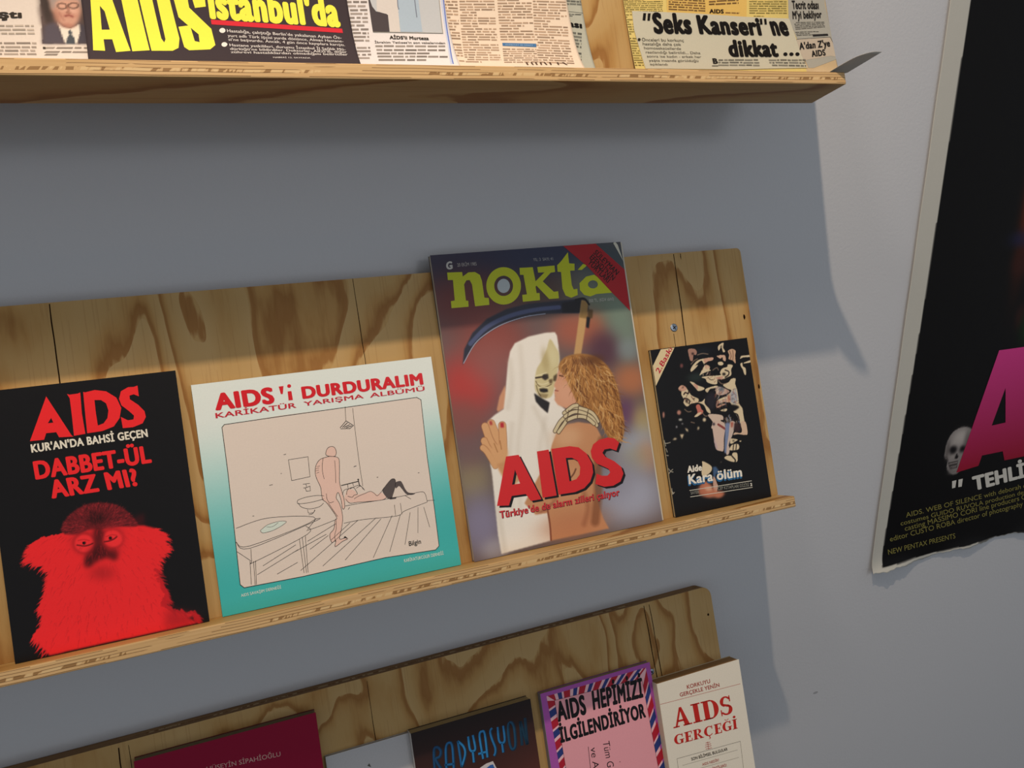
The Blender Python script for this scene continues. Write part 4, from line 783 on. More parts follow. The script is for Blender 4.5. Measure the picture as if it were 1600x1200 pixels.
 ('V','9aa8c4',[(70.4,121.5),(78.9,119.6),(88.2,115.9),(92.5,117),(94.6,106.7),(94.5,100.8),(85.8,102.9),(68.4,100.3),(67.8,107.8)],(85.7,134.6),7,10,1,0.5,34,0),
 ('V','8a4c40',[(57.3,141.3),(61.9,145.3),(66.4,143.1),(67.1,138.9),(74.1,131),(80.6,128.5),(72.4,124.6),(60.7,127.7),(54.8,133.4)],(53.8,122),5,16,0.9,0.5,35,0.3),
 ('V','f4e4c8',[(57.3,141.3),(61.9,145.3),(66.4,143.1),(67.1,138.9),(74.1,131),(80.6,128.5),(72.4,124.6),(60.7,127.7),(54.8,133.4)],(53.8,122),5,16,0.9,0.5,36,0.3),
 ('V','3a2620',[(25.6,125.7),(34.2,126.2),(40.2,116.4),(47.1,112.2),(45.6,109.1),(32.6,106.4),(28.1,118.8)],(22.7,109.8),4,18,0.8,0.6,37,0.5),
 ('V','c07060',[(25.6,125.7),(34.2,126.2),(40.2,116.4),(47.1,112.2),(45.6,109.1),(32.6,106.4),(28.1,118.8)],(22.7,109.8),4,10,0.8,0.5,38,0.5),
 ('V','f0dcc4',[(56.4,93.7),(72.8,91.4),(74.3,77.9),(90.8,75.5),(93.9,75.9),(92.4,89.4),(87.1,93.5),(77.3,89.1)],(79.3,127),8,22,1.1,0.5,39,0.2),
 ('V','6a4440',[(56.4,93.7),(72.8,91.4),(74.3,77.9),(90.8,75.5),(93.9,75.9),(92.4,89.4),(87.1,93.5),(77.3,89.1)],(79.3,127),7,18,1,0.55,40,0.2),
 ('V','8c9cc0',[(56.4,93.7),(72.8,91.4),(74.3,77.9),(90.8,75.5),(93.9,75.9),(92.4,89.4),(87.1,93.5),(77.3,89.1)],(79.3,127),9,8,1.2,0.55,41,0),
 ('S','b89a80',1.1,[(54.1,156.5),(60.1,157.3),(66.8,155.9)],0.5,0.6,1),
 ('S','b89a80',1.1,[(44.9,148.2),(49.3,151.3),(53.4,152.5)],0.5,0.6,1),
 ('S','b89a80',1.1,[(69.6,139),(74.9,140.9),(76.4,138.2)],0.5,0.6,1),
 ('S','b89a80',1.1,[(49.4,98),(51.7,94.4),(54.5,93.6)],0.5,0.6,1),
 ('S','b89a80',1.1,[(29.3,104),(32.6,101.1),(36.4,101)],0.5,0.6,1),
 ('S','b89a80',1.1,[(34.5,90.3),(38.1,88.9)],0.5,0.6,1),
 ('S','b89a80',1.1,[(74.4,127.6),(77.7,123.9),(83.6,123.1)],0.5,0.6,1),
 ('F','7a4a48',[(35.2,147.7),(34.7,146.6),(33.9,145.8),(32.9,145.7),(32,146.1),(31.5,147),(31.5,148.1),(31.9,149.2),(32.7,149.9),(33.7,150.1),(34.6,149.7),(35.1,148.8)],0.4,1,0),
 ('F','c08878',[(24.5,101.5),(23.9,100.3),(22.9,99.6),(21.7,99.4),(20.5,99.9),(19.8,100.9),(19.7,102.1),(20.2,103.3),(21.2,104),(22.5,104.2),(23.6,103.7),(24.4,102.7)],0.4,1,0),
 ('F','c08878',[(5.2,101.7),(4.8,100.2),(4.1,99.1),(3.4,98.8),(2.8,99.3),(2.6,100.5),(2.7,102.1),(3.1,103.7),(3.8,104.7),(4.5,105.1),(5.1,104.6),(5.3,103.3)],0.4,1,0),
 ('F','d8d8cc',[(24.6,94.1),(24.2,93.6),(23.3,93.4),(22.2,93.4),(21.1,93.7),(20.4,94.2),(20.2,94.8),(20.6,95.3),(21.4,95.6),(22.6,95.6),(23.7,95.3),(24.4,94.7)],0.4,1,0),
 ('F','e6d2ae',[(52.6,90.1),(52.1,89.2),(51.2,88.6),(50.1,88.5),(49.1,88.9),(48.5,89.7),(48.4,90.7),(48.9,91.7),(49.7,92.2),(50.8,92.4),(51.8,91.9),(52.5,91.1)],0.4,1,0),
 ('F','c8c8cc',[(25.1,90),(24.9,89.7),(24.5,89.6),(23.9,89.6),(23.3,89.7),(23,90),(22.9,90.3),(23.1,90.6),(23.5,90.8),(24.1,90.8),(24.6,90.7),(25,90.4)],0.4,1,0),
 ('F','c8c8cc',[(17.7,87.9),(17.5,87.3),(17.1,87),(16.6,86.9),(16.2,87.1),(15.9,87.6),(15.9,88.1),(16.1,88.7),(16.5,89),(17,89.1),(17.4,88.9),(17.7,88.4)],0.4,1,0),
 ('F','e6d2ae',[(42.9,83.4),(42.7,82.8),(42.3,82.5),(41.8,82.4),(41.3,82.6),(41,83.1),(41,83.6),(41.2,84.2),(41.7,84.5),(42.2,84.6),(42.6,84.4),(42.9,83.9)],0.4,1,0),
 ('F','dcc4b0',[(55.6,94.6),(64.4,94.2),(72.8,91.4),(73,87.2),(69.9,86.8),(74.3,77.9),(57.9,80.3),(60,86.6)],0.35,1,1),
 ('F','dcc0b0',[(60,86.6),(72.5,84.8),(73.8,78),(70.6,68.6),(67.9,56.6),(64.3,56.2),(59,59.6),(58.4,72)],0.35,1,1),
 ('F','b09ab4',[(59,70.3),(61,59.3),(59,59.6),(58.2,71.2)],1,0.6,0),
 ('S','8a3a34',2.4,[(66.3,83.2),(69.8,80.6),(73.7,77.6)],0.6,0.9,1),
 ('F','2c2632',[(62.4,84.2),(62.3,83.9),(62.1,83.6),(61.9,83.4),(61.6,83.2),(61.3,83),(60.9,83),(60.6,83),(60.2,83.1),(59.9,83.2),(59.7,83.4),(59.5,83.7),(59.3,84),(59.3,84.3),(59.3,84.6),(59.4,85),(59.6,85.3),(59.8,85.5),(60.1,85.7),(60.4,85.8),(60.7,85.9),(61.1,85.9),(61.4,85.8),(61.7,85.6),(62,85.4),(62.2,85.2),(62.3,84.9),(62.4,84.5)],0.8,0.9,0),
 ('F','8796bc',[(75.3,83.6),(82.1,82.6),(79,71.4),(76.4,62.7),(72.5,57.5),(70.5,52.1),(68.4,54),(71.5,68.4)],0.6,0.95,0),
 ('F','d6c0b4',[(81.3,83.5),(87,81.9),(82,71),(75.3,62),(75.4,57.1),(73.5,52),(70.5,52.1),(73.2,61.5),(77.1,71.7)],0.35,1,1),
 ('F','3c2428',[(86,82),(93.7,80.1),(93.6,74.2),(87.1,71.9),(83.7,74.9)],1,0.9,0),
 ('F','b0503e',[(81.3,83.5),(85.2,83),(83.3,78.2),(81.2,77.7)],1,0.8,0),
 ('F','e2c0a4',[(94,81.7),(99.9,80.8),(100.3,69.1),(96.5,68),(88.8,69.9),(82.8,70.2),(85.2,72.2),(92,70.7),(94.1,74.2)],0.35,1,1),
 ('F','e6d2ae',[(78.1,66.2),(81.1,66.5),(86.8,64.4),(82.4,62.6),(80.2,61.7),(77.3,62.1)],0.35,1,1),
 ('F','141010',[(80.3,65),(83.7,64.2),(81,63.2)],0.5,0.95,0),
 ('F','e6d2ae',[(88.5,62.9),(91,62.9),(90.3,61.6)],0.35,1,1),
 ('F','e6d2ae',[(76,57.8),(80,60.5),(86.9,59.6),(85.9,54.6),(75.6,55.2)],0.35,1,1),
 ('S','181412',1.2,[(80.9,59.9),(79.5,55.2)],0.3,0.9,1),
 ('S','181412',1.2,[(84.4,59.6),(82.9,54.6)],0.3,0.9,1),
 ('F','e6d2ae',[(67.4,48.4),(71.2,50.3),(76.5,49.4),(78.5,52),(83.3,51.3),(83.5,46.7),(81.7,42.4),(74,44.1)],0.35,1,1),
 ('S','181412',1.6,[(76.9,49),(80.1,44.7),(79.7,42.7)],0.4,0.9,1),
 ('F','e6d2ae',[(39.9,45.5),(41.1,49.4),(50.2,43),(48.7,37.5),(39.8,34.1),(37.6,37.8)],0.35,1,1),
 ('F','4a6a94',[(51.9,41.9),(55.8,41.7),(58.8,36.7),(54.4,34.1),(52.4,28.7),(50.4,30.7)],0.8,0.9,0),
 ('F','d0a894',[(50.5,31.5),(52.7,30.3),(53.8,25.2),(54.6,21.8),(51.5,15.8),(48.7,18.8)],0.35,1,1),
 ('B','d88a6a',(39.5,22),(8.1,4.8),0.95),
 ('B','d88a6a',(44.3,16.3),(8.6,3.6),0.95),
 ('B','d88a6a',(53.6,13.4),(6.7,3.2),0.95),
 ('B','d88a6a',(40.3,25.9),(3.7,3.2),0.95),
 ('F','c87a5c',[(33.4,25.5),(38.7,27.8),(45.8,24.2),(52.2,16.5),(60.6,14.6),(57.5,10.7),(52,10.4),(50.5,12.7),(43.5,11.9),(38.1,14.1),(31.1,17.8)],1.5,0.8,1),
 ('F','efc9ae',[(37.8,23.1),(45.6,23.4),(47.7,18.9),(41,19.3)],1.5,0.7,0),
 ('F','e6d2ae',[(9.6,75.8),(12.8,77.7),(15.4,76.5),(13.8,75.5)],0.4,1,0),
 ('F','e6d2ae',[(19.3,80),(24,79.7),(20.8,74.9)],0.4,1,0),
 ('F','e6d2ae',[(26.1,85.8),(29.5,83.7),(29.5,80.9),(27.4,82.4)],0.4,1,0),
 ('F','e6d2ae',[(39.7,81.8),(43.2,84.1),(42.1,81.4)],0.4,1,0),
 ('F','e6d2ae',[(61.7,44.4),(62.9,45.9),(63.3,45)],0.4,1,0),
 ('S','d8cfb8',0.6,[(0.7,74.3),(0.9,71.1)],0.25,0.9,1),
 ('S','d8cfb8',0.6,[(0.9,68.7),(1.8,65)],0.25,0.9,1),
 ('S','d8cfb8',0.6,[(0.2,62),(2.4,61.3)],0.25,0.9,1),
 ('S','d8cfb8',0.6,[(0.2,48.8),(2,46.1),(5,47.2)],0.25,0.9,1),
 ('S','d8cfb8',0.6,[(-0.3,43.3),(1.9,45.3),(5,44.4)],0.25,0.9,1),
 ('S','d8cfb8',0.6,[(-0.5,26.6),(1.8,23.8)],0.25,0.9,1),
 ('S','d8cfb8',0.6,[(0.8,23.2),(2.9,24.4)],0.25,0.9,1),
 ('S','d8cfb8',0.6,[(0.7,28.8),(0.3,22.9)],0.25,0.9,1),
 ('S','d8cfb8',0.6,[(0.5,76.8),(0.9,73.9),(6.9,73.8)],0.25,0.9,1),
 ('P',1,'e9d3a6',[[(12.1,166.9),(28.1,166.9),(0.1,131.5),(0.1,151.6)]],0),
 ('T',2,'c8203c','2.Baskı',[(6,142.7),(25.6,165.9),(2.2,146.5)],0.02,0),
 ('T',3,'f4ecdc','Aide',[(21.1,41.2),(38.6,40.8),(21.6,47.3)],0.061,0),
 ('T',2,'2c6a9c','Kara ölüm',[(19.8,28.3),(85,25.1),(20.3,37.4)],0.066,0),
 ('T',3,'f6f0e2','Kara ölüm',[(20.8,29.7),(85.5,26.8),(21.5,38.9)],0.037,0),
 ('R',3,'e0dccc',0.55,[(20.4,23.3),(96.2,20.2)],0),
 ('R',3,'e0dccc',0.55,[(20.2,16.9),(96,13.4)],0),
 ('T',3,'9a9a90','SAYER',[(21.3,19.1),(31.2,18.6),(21.3,22.1)],0,0),
 ('T',3,'9a9a90','CEP KİTAPLARI DİZİSİ',[(53.9,17.9),(92.2,15.3),(53.9,21)],0,0),
 ('T',3,'f0ece0','2',[(93.4,15.1),(96,15.1),(93.6,18)],0.037,0),
],
'crimson': [
 ('T',2,'d8a8a0','HÜSEYİN SİPAHİOĞLU',[(59,217.5),(125,212.5),(59.1,221.7)],0,0),
],
'rady': [
 ('R',1,'123048',3.4,[(19.4,156.7),(21.4,175.3),(25.4,177.2),(28.2,172.8),(26.5,167.7),(22,165.7),(26.2,154.6)],1),
 ('R',2,'1c4a74',2,[(19,157.1),(21,175.7),(25,177.6),(27.8,173.2),(26,168.1),(21.5,166.1),(25.8,155)],1),
 ('R',1,'123048',3.4,[(31.7,153),(34,174),(38.3,178.2),(40.9,173.4),(39.2,151.7)],1),
 ('R',2,'2468a0',2,[(31.2,153.4),(33.6,174.4),(37.8,178.6),(40.5,173.8),(38.8,152.1)],1),
 ('R',1,'123048',3.4,[(30.4,157.6),(40.3,155.9)],0),
 ('R',2,'2468a0',2,[(30,158),(39.8,156.3)],0),
 ('R',1,'123048',3.4,[(47.5,177.2),(47.8,150.6)],0),
 ('R',2,'2468a0',2,[(47.1,177.6),(47.3,151)],0),
 ('R',1,'123048',3.4,[(47.5,177.2),(52.8,170),(53.2,161.8),(47.8,150.6)],1),
 ('R',2,'2f86c4',2,[(47.1,177.6),(52.3,170.4),(52.8,162.2),(47.3,151)],1),
 ('R',1,'123048',3.4,[(59.1,178.6),(59,166.3),(61.3,162.8),(64.8,164.6),(64.2,178.6)],1),
 ('R',2,'2f86c4',2,[(58.7,179),(58.5,166.7),(60.8,163.2),(64.4,165),(63.8,179)],1),
 ('R',1,'123048',3.4,[(61.8,162.6),(61.2,151.1)],0),
 ('R',2,'2f86c4',2,[(61.3,163),(60.8,151.5)],0),
 ('R',1,'123048',3.4,[(71.6,151.8),(71.2,175.7),(74.6,179.5),(77.1,175.9),(76.5,151.9)],1),
 ('R',2,'2f86c4',2,[(71.2,152.2),(70.8,176.1),(74.1,179.9),(76.7,176.3),(76,152.3)],1),
 ('R',1,'123048',3.4,[(67.2,158.2),(75.7,157.9)],0),
 ('R',2,'2f86c4',2,[(66.7,158.6),(75.2,158.3)],0),
 ('R',1,'123048',3.4,[(86,180),(83.4,177),(84,169.1),(86.3,159.8),(85.6,154.2),(83.6,151.4)],1),
 ('R',2,'2a78b4',2,[(85.6,180.4),(82.9,177.4),(83.6,169.6),(85.8,160.2),(85.2,154.7),(83.2,151.9)],1),
 ('R',1,'123048',3.4,[(92.1,179.2),(91.4,166.1),(93.9,162),(97.8,163.8),(98.4,178.8)],1),
 ('R',2,'2a78b4',2,[(91.7,179.6),(91,166.5),(93.5,162.4),(97.3,164.2),(97.9,179.2)],1),
 ('R',1,'123048',3.4,[(94.4,162.1),(94.2,151.9)],0),
 ('R',2,'2a78b4',2,[(93.9,162.6),(93.8,152.3)],0),
 ('R',1,'123048',3.4,[(105.4,180.4),(103.1,175.4),(102.4,160),(104.4,152.6),(108.5,155.4),(109.9,171.5),(108.6,178.7),(105.4,180.4)],1),
 ('R',2,'1e4c6c',2,[(105,180.8),(102.6,175.8),(102,160.4),(104,153.1),(108,155.8),(109.4,171.9),(108.1,179.1),(105,180.8)],1),
 ('R',1,'123048',3.4,[(115.8,153.3),(117.6,178.1)],0),
 ('R',2,'193a50',2,[(115.3,153.7),(117.1,178.6)],0),
 ('R',1,'123048',3.4,[(117.6,178.1),(121.7,152.5)],0),
 ('R',2,'193a50',2,[(117.1,178.6),(121.3,153)],0),
 ('R',1,'123048',3.4,[(121.7,152.5),(123.3,180.3)],0),
 ('R',2,'193a50',2,[(121.3,153),(122.8,180.7)],0),
 ('P',1,'d8d0d0',[[(64.4,143.5),(73.6,146.5),(81.4,146.9),(84.6,137.5)]],0),
 ('P',2,'3866b0',[[(71.8,141.3),(77.8,143.8),(80.9,143.6),(82.6,138.1)]],0),
],
'white': [
 ('P',1,'5a5852',[[(38.8,176.9),(41.1,178.8),(42.4,174.5)]],0),
],
'pink': [
 ('P',1,'f6c0c8',[[(6.5,194.2),(131.5,193.8),(143.6,13.6),(12.1,55.9)]],0),
 ('P',2,'b81e34',[[(15.2,187.4),(17,187.3),(15.8,194.2),(7.7,194.2)]],0),
 ('P',2,'2c3c80',[[(20.4,187.2),(24.8,187.1),(24.7,194.1),(19.6,194.1)]],0),
 ('P',2,'b81e34',[[(26.9,187),(34,186.7),(35.2,194.1),(27,194.1)]],0),
 ('P',2,'2c3c80',[[(37.4,186.6),(41.9,186.4),(44.3,194.1),(39.2,194.1)]],0),
 ('P',2,'b81e34',[[(44,186.3),(51.2,186),(55,194),(46.7,194.1)]],0),
 ('P',2,'2c3c80',[[(54.7,185.9),(59.2,185.7),(64.2,194),(59,194)]],0),
 ('P',2,'b81e34',[[(61.3,185.7),(68.7,185.4),(75.1,194),(66.6,194)]],0),
 ('P',2,'2c3c80',[[(72.2,185.2),(76.8,185.1),(84.5,194),(79.2,194)]],0),
 ('P',2,'b81e34',[[(78.9,185),(86.4,184.7),(95.6,193.9),(86.9,194)]],0),
 ('P',2,'2c3c80',[[(90,184.6),(94.7,184.4),(105.1,193.9),(99.7,193.9)]],0),
 ('P',2,'b81e34',[[(96.8,184.3),(104.4,184),(116.3,193.9),(107.6,193.9)]],0),
 ('P',2,'2c3c80',[[(108,183.9),(112.7,183.7),(126,193.8),(120.5,193.9)]],0),
 ('P',2,'b81e34',[[(114.9,183.6),(118.6,183.5),(131.5,193.8),(128.6,193.8)]],0),
 ('P',2,'b81e34',[[(6.7,189.1),(7.1,180),(15.3,182.7),(15.2,187.4)]],0),
 ('P',2,'2c3c80',[[(7.1,177.7),(7.5,170),(15.5,173),(15.3,180.5)]],0),
 ('P',2,'b81e34',[[(7.6,166.4),(8,157.3),(15.7,160.7),(15.6,169.5)]],0),
 ('P',2,'2c3c80',[[(8.1,155),(8.4,147.3),(15.9,151.1),(15.8,158.6)]],0),
 ('P',2,'b81e34',[[(8.5,143.7),(8.9,134.6),(16.2,138.9),(16,147.6)]],0),
 ('P',2,'2c3c80',[[(9,132.3),(9.3,124.6),(16.4,129.2),(16.2,136.7)]],0),
 ('P',2,'b81e34',[[(9.4,121),(9.8,111.9),(16.6,117),(16.4,125.7)]],0),
 ('P',2,'2c3c80',[[(9.9,109.7),(10.2,102),(16.8,107.4),(16.7,114.8)]],0),
 ('P',2,'b81e34',[[(10.4,98.3),(10.7,89.3),(17.1,95.1),(16.9,103.9)]],0),
 ('P',2,'2c3c80',[[(10.8,87),(11.1,79.3),(17.3,85.5),(17.1,92.9)]],0),
 ('P',2,'b81e34',[[(11.3,75.7),(11.7,66.6),(17.5,73.3),(17.3,82)]],0),
 ('P',2,'2c3c80',[[(11.7,64.3),(12.1,56.6),(17.7,63.7),(17.5,71.1)]],0),
 ('P',2,'b81e34',[[(131.7,190.9),(132.5,179),(125,163.8),(124.6,174.7)]],0),
 ('P',2,'2c3c80',[[(132.7,176),(133.4,165.9),(125.5,151.7),(125.1,161)]],0),
 ('P',2,'b81e34',[[(133.7,161.1),(134.5,149.2),(126.1,136.4),(125.7,147.4)]],0),
 ('P',2,'2c3c80',[[(134.7,146.2),(135.4,136.1),(126.6,124.4),(126.2,133.7)]],0),
 ('P',2,'b81e34',[[(135.7,131.4),(136.5,119.5),(127.2,109.1),(126.8,120)]],0),
 ('P',2,'2c3c80',[[(136.7,116.5),(137.4,106.4),(127.7,97.1),(127.3,106.4)]],0),
 ('P',2,'b81e34',[[(137.7,101.6),(138.5,89.7),(128.3,81.8),(127.9,92.7)]],0),
 ('P',2,'2c3c80',[[(138.7,86.7),(139.4,76.6),(128.8,69.7),(128.4,79)]],0),
 ('P',2,'b81e34',[[(139.7,71.9),(140.5,60),(129.4,54.5),(129,65.4)]],0),
 ('P',2,'2c3c80',[[(140.7,57),(141.4,46.9),(129.9,42.5),(129.5,51.7)]],0),
 ('P',2,'b81e34',[[(141.7,42.1),(142.5,30.2),(130.5,27.2),(130.1,38.1)]],0),
 ('P',2,'2c3c80',[[(142.7,27.3),(143.4,17.1),(131,15.2),(130.6,24.4)]],0),
 ('P',3,'f4a8b2',[[(15.2,187.4),(124.3,183.3),(130.9,17.7),(17.9,54)]],0),
 ('R',4,'3a2428',0.35,[(17.9,54),(15.2,187.4),(124.3,183.3),(130.9,17.7)],0),
 ('T',4,'141014','AIDS',[(15.6,164.7),(50.8,163.9),(15.5,184.4)],0.061,0),
 ('T',4,'141014','HEPİMİZİ',[(58.9,165.8),(123.1,163.1),(59.9,184.8)],0.061,0),
 ('T',4,'141014','İLGİLENDİRİYOR',[(14.8,141.7),(122.6,140.4),(14.7,156.5)],0.061,0),
 ('T',4,'2a1c20','Tüm Ge',[(64.6,128.4),(66,94.1),(72.8,127.2)],0,0),
 ('T',4,'2a1c20','ve Ai',[(48.9,126.2),(48.4,100.9),(56.2,125)],0,0),
 ('R',4,'2a1c20',0.6,[(46.5,128.1),(45.1,98.9)],0),
 ('P',4,'7a4048',[[(82.6,100.9),(82.3,100.5),(81.8,100.5),(81.4,100.8),(81.2,101.2),(81.5,101.6),(82,101.6),(82.4,101.3)]],0),
],
'gercegi': [
 ('R',1,'c8786a',0.5,[(-3.6,152.9),(109.8,147.7)],0),
 ('T',2,'b04038','KORKUYU',[(37.8,160.5),(69.5,159.4),(37.7,164.9)],0.015,0),
 ('T',2,'b04038','GERÇEKLE YENİN',[(27.2,154.4),(81.2,152),(27,158.7)],0.015,0),
 ('G',2,'cc2c24','AIDS',[(12.7,122.3),(94.8,117),(12,144.1)]),
 ('G',2,'cc2c24','GERÇEĞİ',[(10.8,103.7),(97.2,98.7),(11.4,114.9)]),
 ('R',2,'c06058',0.6,[(51.2,94.7),(57.3,94.2)],0),
 ('R',2,'c06058',0.6,[(50.4,92.6),(58.2,91.9)],0),
 ('R',2,'c06058',0.6,[(49.8,90.4),(58.4,89.7)],0),
 ('R',2,'c06058',0.6,[(50,88),(58.6,87.1)],0),
 ('R',2,'c06058',0.6,[(54.1,95.4),(54,86.5)],0),
 ('R',2,'6a6258',0.35,[(10.7,70.1),(11.2,88.4),(97.9,83.4),(96.4,44.3)],0),
 ('T',2,'3a342e','SON BİLİMSEL BULGULAR',[(29.5,80.8),(79.1,78.3),(29.3,84.1)],0.02,0),
 ('T',2,'b85048','AIDS NEDİR?',[(42.6,71.1),(65.5,69.8),(42.4,73.9)],0.01,0),
 ('R',2,'b0a898',0.4,[(16.9,79.1),(92.4,74.9)],0),
 ('R',2,'b0a898',0.4,[(17.2,70.5),(92.7,66.1)],0),
 ('T',2,'b85048','BELİRTİLERİ?',[(49.2,62.9),(74.8,61.1),(48.7,65.7)],0.01,0),
],
'A': [
 ('T',2,'38302a','aştı',[(220.7,31.9),(239.2,33.2),(220.8,36.8)],0.055,0),
 ('C',2,'a89a8c',[(196.7,26.7),(245.3,28.6),(245.3,27),(196.6,25.1)],1,0,0.75),
 ('C',2,'a89a8c',[(196.5,24),(245.1,25.9),(245.1,24.2),(196.5,22.4)],1,1,0.75),
 ('C',2,'a89a8c',[(196.4,21.3),(245.2,23.1),(245.2,21.5),(196.3,19.7)],1,2,0.75),
 ('C',2,'9c8e82',[(196.2,14.4),(245.6,16.1),(245.8,14.3),(196.2,12.7)],1,10,0.75),
 ('C',2,'9c8e82',[(196.1,11.4),(245.4,13),(245.6,11.2),(196.1,9.6)],1,11,0.75),
 ('C',2,'9c8e82',[(196.1,8.7),(245.2,10.3),(245.5,8.4),(196.2,6.9)],1,12,0.75),
 ('C',2,'9c8e82',[(196.2,6.1),(245.1,7.5),(245.4,5.6),(196.2,4.2)],1,13,0.75),
 ('T',2,'4a4036','■',[(249,10.7),(250.5,10.7),(249,12.3)],0,0),
 ('C',2,'9c8e82',[(251.1,12.5),(274.6,13.2),(274.5,11.6),(249.3,10.8)],1,20,0.75),
 ('C',2,'9c8e82',[(251,9.3),(274.7,10),(274.6,8.3),(249.1,7.6)],1,21,0.75),
 ('C',2,'9c8e82',[(250.9,7.1),(266.3,7.5),(266.2,5.8),(249,5.3)],1,22,0.75),
 ('C',1,'a4968a',[(167.7,97.4),(200.3,100.3),(192.9,7.3),(161.7,6.4)],40,31,0.5),
 ('C',1,'a4968a',[(203.7,100.6),(252.4,104.9),(246.3,49.9),(198.3,47.4)],24,32,0.5),
 ('F','5a4a46',[(251.7,75.6),(280,77.5),(275.3,15.5),(248.8,14.8)],0.2,1,0),
 ('F','3e3430',[(251.7,54.5),(257.5,54.8),(255.8,31.6),(252.5,30.1),(250.2,39.3)],2,0.9,1),
 ('F','6e5c58',[(249,41.4),(250.3,40.6),(251.3,29.2),(249.4,27.3)],1.5,0.8,0),
 ('F','585058',[(250.5,27.3),(253.5,29.7),(258.6,31),(261.9,15.2),(248.9,14.8)],0.6,1,0),
 ('F','4c464e',[(270.7,30.4),(274.1,29.8),(275.7,28.8),(275.3,15.6),(268.4,15.4)],0.6,1,0),
 ('F','e8dccc',[(258.5,31),(261.9,27.5),(265.4,26.7),(269.3,29),(270.8,30.3),(270.6,24.4),(268.2,15.3),(261.6,15.1)],0.5,1,0),
 ('F','cc9a84',[(257.5,54.8),(273.9,55.7),(273.3,44.3),(273.1,39.9),(271.8,35.8),(270,31.3),(266.6,27.5),(264,27.2),(260.6,29.3),(258.4,32.2),(257.4,36.6),(256,40.9)],0.7,1,1),
 ('F','9a8e88',[(257.4,57.4),(275,58.3),(273.7,42.6),(272.5,41.2),(272.4,46.5),(268.3,47.6),(263.1,46.9),(259.3,45),(258.2,40.6),(256.1,41.3)],1.6,0.9,1),
 ('B','dba892',(263.3,42.1),(4.4,4),0.7),
 ('B','e0b09c',(268.5,39.7),(2.2,3.1),0.6),
 ('B','a8705c',(258.7,35.3),(2.2,5.4),0.5),
 ('B','b87866',(265.6,36),(4.8,1.8),0.45),
 ('B','a86a58',(263.8,28.7),(4.4,1.8),0.5),
 ('S','5a4238',0.9,[(260,43.3),(262.1,44.2),(264.6,43.5),(264.3,41.1),(261.7,40.3),(260,41.3),(260,43.3)],0.5,0.8,1),
 ('S','5a4238',0.9,[(266.2,43.6),(268.7,44.8),(271.2,44.2),(271,42),(268.7,41),(266.4,41.6),(266.2,43.6)],0.5,0.8,1),
 ('S','8a5848',1.2,[(265.2,42.6),(265.6,39.1),(264.4,38),(266.2,37.8)],0.7,0.6,1),
 ('S','8a4840',1.3,[(263.4,35.5),(265.6,36.1),(267.5,35.1)],0.7,0.75,1),
 ('S','a87060',1,[(260.4,37.6),(261.2,35),(262.4,32.3)],0.9,0.5,1),
 ('F','4e5258',[(263.8,24.4),(265.3,26),(266.3,23.7),(265.7,22.1),(267.2,20),(267.4,15.3),(261.9,15.1),(263,19.9),(264.3,22)],0.5,1,0),
],
'B': [
 ('P',1,'f8f052',[[(6.5,66.4),(16,67),(18.1,46.3),(24.8,9.2),(16.3,7.9),(15,18),(10,17.8),(10.1,8.8),(3.3,9)],[(10.3,41.9),(9.6,24.9),(14.3,25.1),(12.7,38.1)]],0),
 ('P',1,'f8f052',[[(22.2,67.4),(31.4,68),(36.1,10),(25.8,8.8)]],0),
 ('P',1,'f8f052',[[(32.6,68.1),(45.4,68.9),(52,56),(55.2,20.1),(53.7,12.5),(49.9,10),(37.2,9.6)],[(41.2,58.1),(44.1,19.7),(45.5,16.5),(46.6,19.1),(44.1,58.2)]],0),
 ('P',1,'f8f052',[[(64.5,70),(75.1,68),(74.7,44.3),(67.7,43),(65.8,56.7),(63.7,53.9),(64.1,43.1),(76,28.1),(76.9,15.5),(73.1,11.8),(59.9,10.7),(57.3,13.3),(55.7,28.8),(63,30.2),(64.4,18.2),(67.3,17.5),(67.5,23.5),(56.6,35.9),(54.7,53.5),(58,65.7)]],0),
 ('T',1,'f8f052',"istanbul'da",[(76.1,36.5),(163.5,33.5),(76.4,58)],0.066,0),
 ('P',1,'d8303c',[[(76.6,34.9),(164,31.4),(164,28),(76.7,31.4)]],0),
 ('P',1,'f0e8e0',[[(84.9,27.2),(84.6,26.3),(83.9,25.6),(83.1,25.2),(82.2,25.2),(81.5,25.5),(81,26.2),(80.9,27),(81.3,27.8),(81.9,28.5),(82.7,28.9),(83.6,29),(84.3,28.6),(84.8,28)]],0),
 ('P',1,'f0e8e0',[[(84.6,16.2),(84.2,15.4),(83.6,14.7),(82.8,14.3),(82,14.3),(81.3,14.6),(80.8,15.3),(80.8,16.1),(81.1,16.9),(81.7,17.6),(82.5,17.9),(83.3,18),(84,17.6),(84.5,17)]],0),
 ('T',1,'d8d0cc',"Hastalığa, çalıştığı Berlin'de yakalanan Ayhan Öz-",[(85.8,25.9),(162.2,23),(85.8,28.1)],0.02,0),
 ('T',1,'d8d0cc','yurt adlı Türk işçisi yurda dönünce, Alman Hastane-',[(85.7,22.2),(163,20.2),(85.8,24.3)],0.02,0),
 ('T',1,'d8d0cc',"si'ne başvurdu. Ancak, 4 gün önce kayıplara karıştı.",[(85.7,19.2),(163.5,17.2),(85.8,21.3)],0.02,0),
 ('T',1,'d8d0cc','Hastane yetkilileri, durumu İstanbul İl Sağlık Mü-',[(85.8,14.8),(163.2,13.3),(85.8,16.9)],0.02,0),
 ('T',1,'d8d0cc',"dürlüğü'ne bildirdiler. Doktorlar, AIDS'in, diğer",[(85.7,11.7),(163.6,11.2),(85.7,13.7)],0.02,0),
 ('T',1,'d8d0cc','zührevi hastalıklardan olmadığını belirttiler',[(85.7,9),(163.8,9),(85.8,11)],0.02,0),
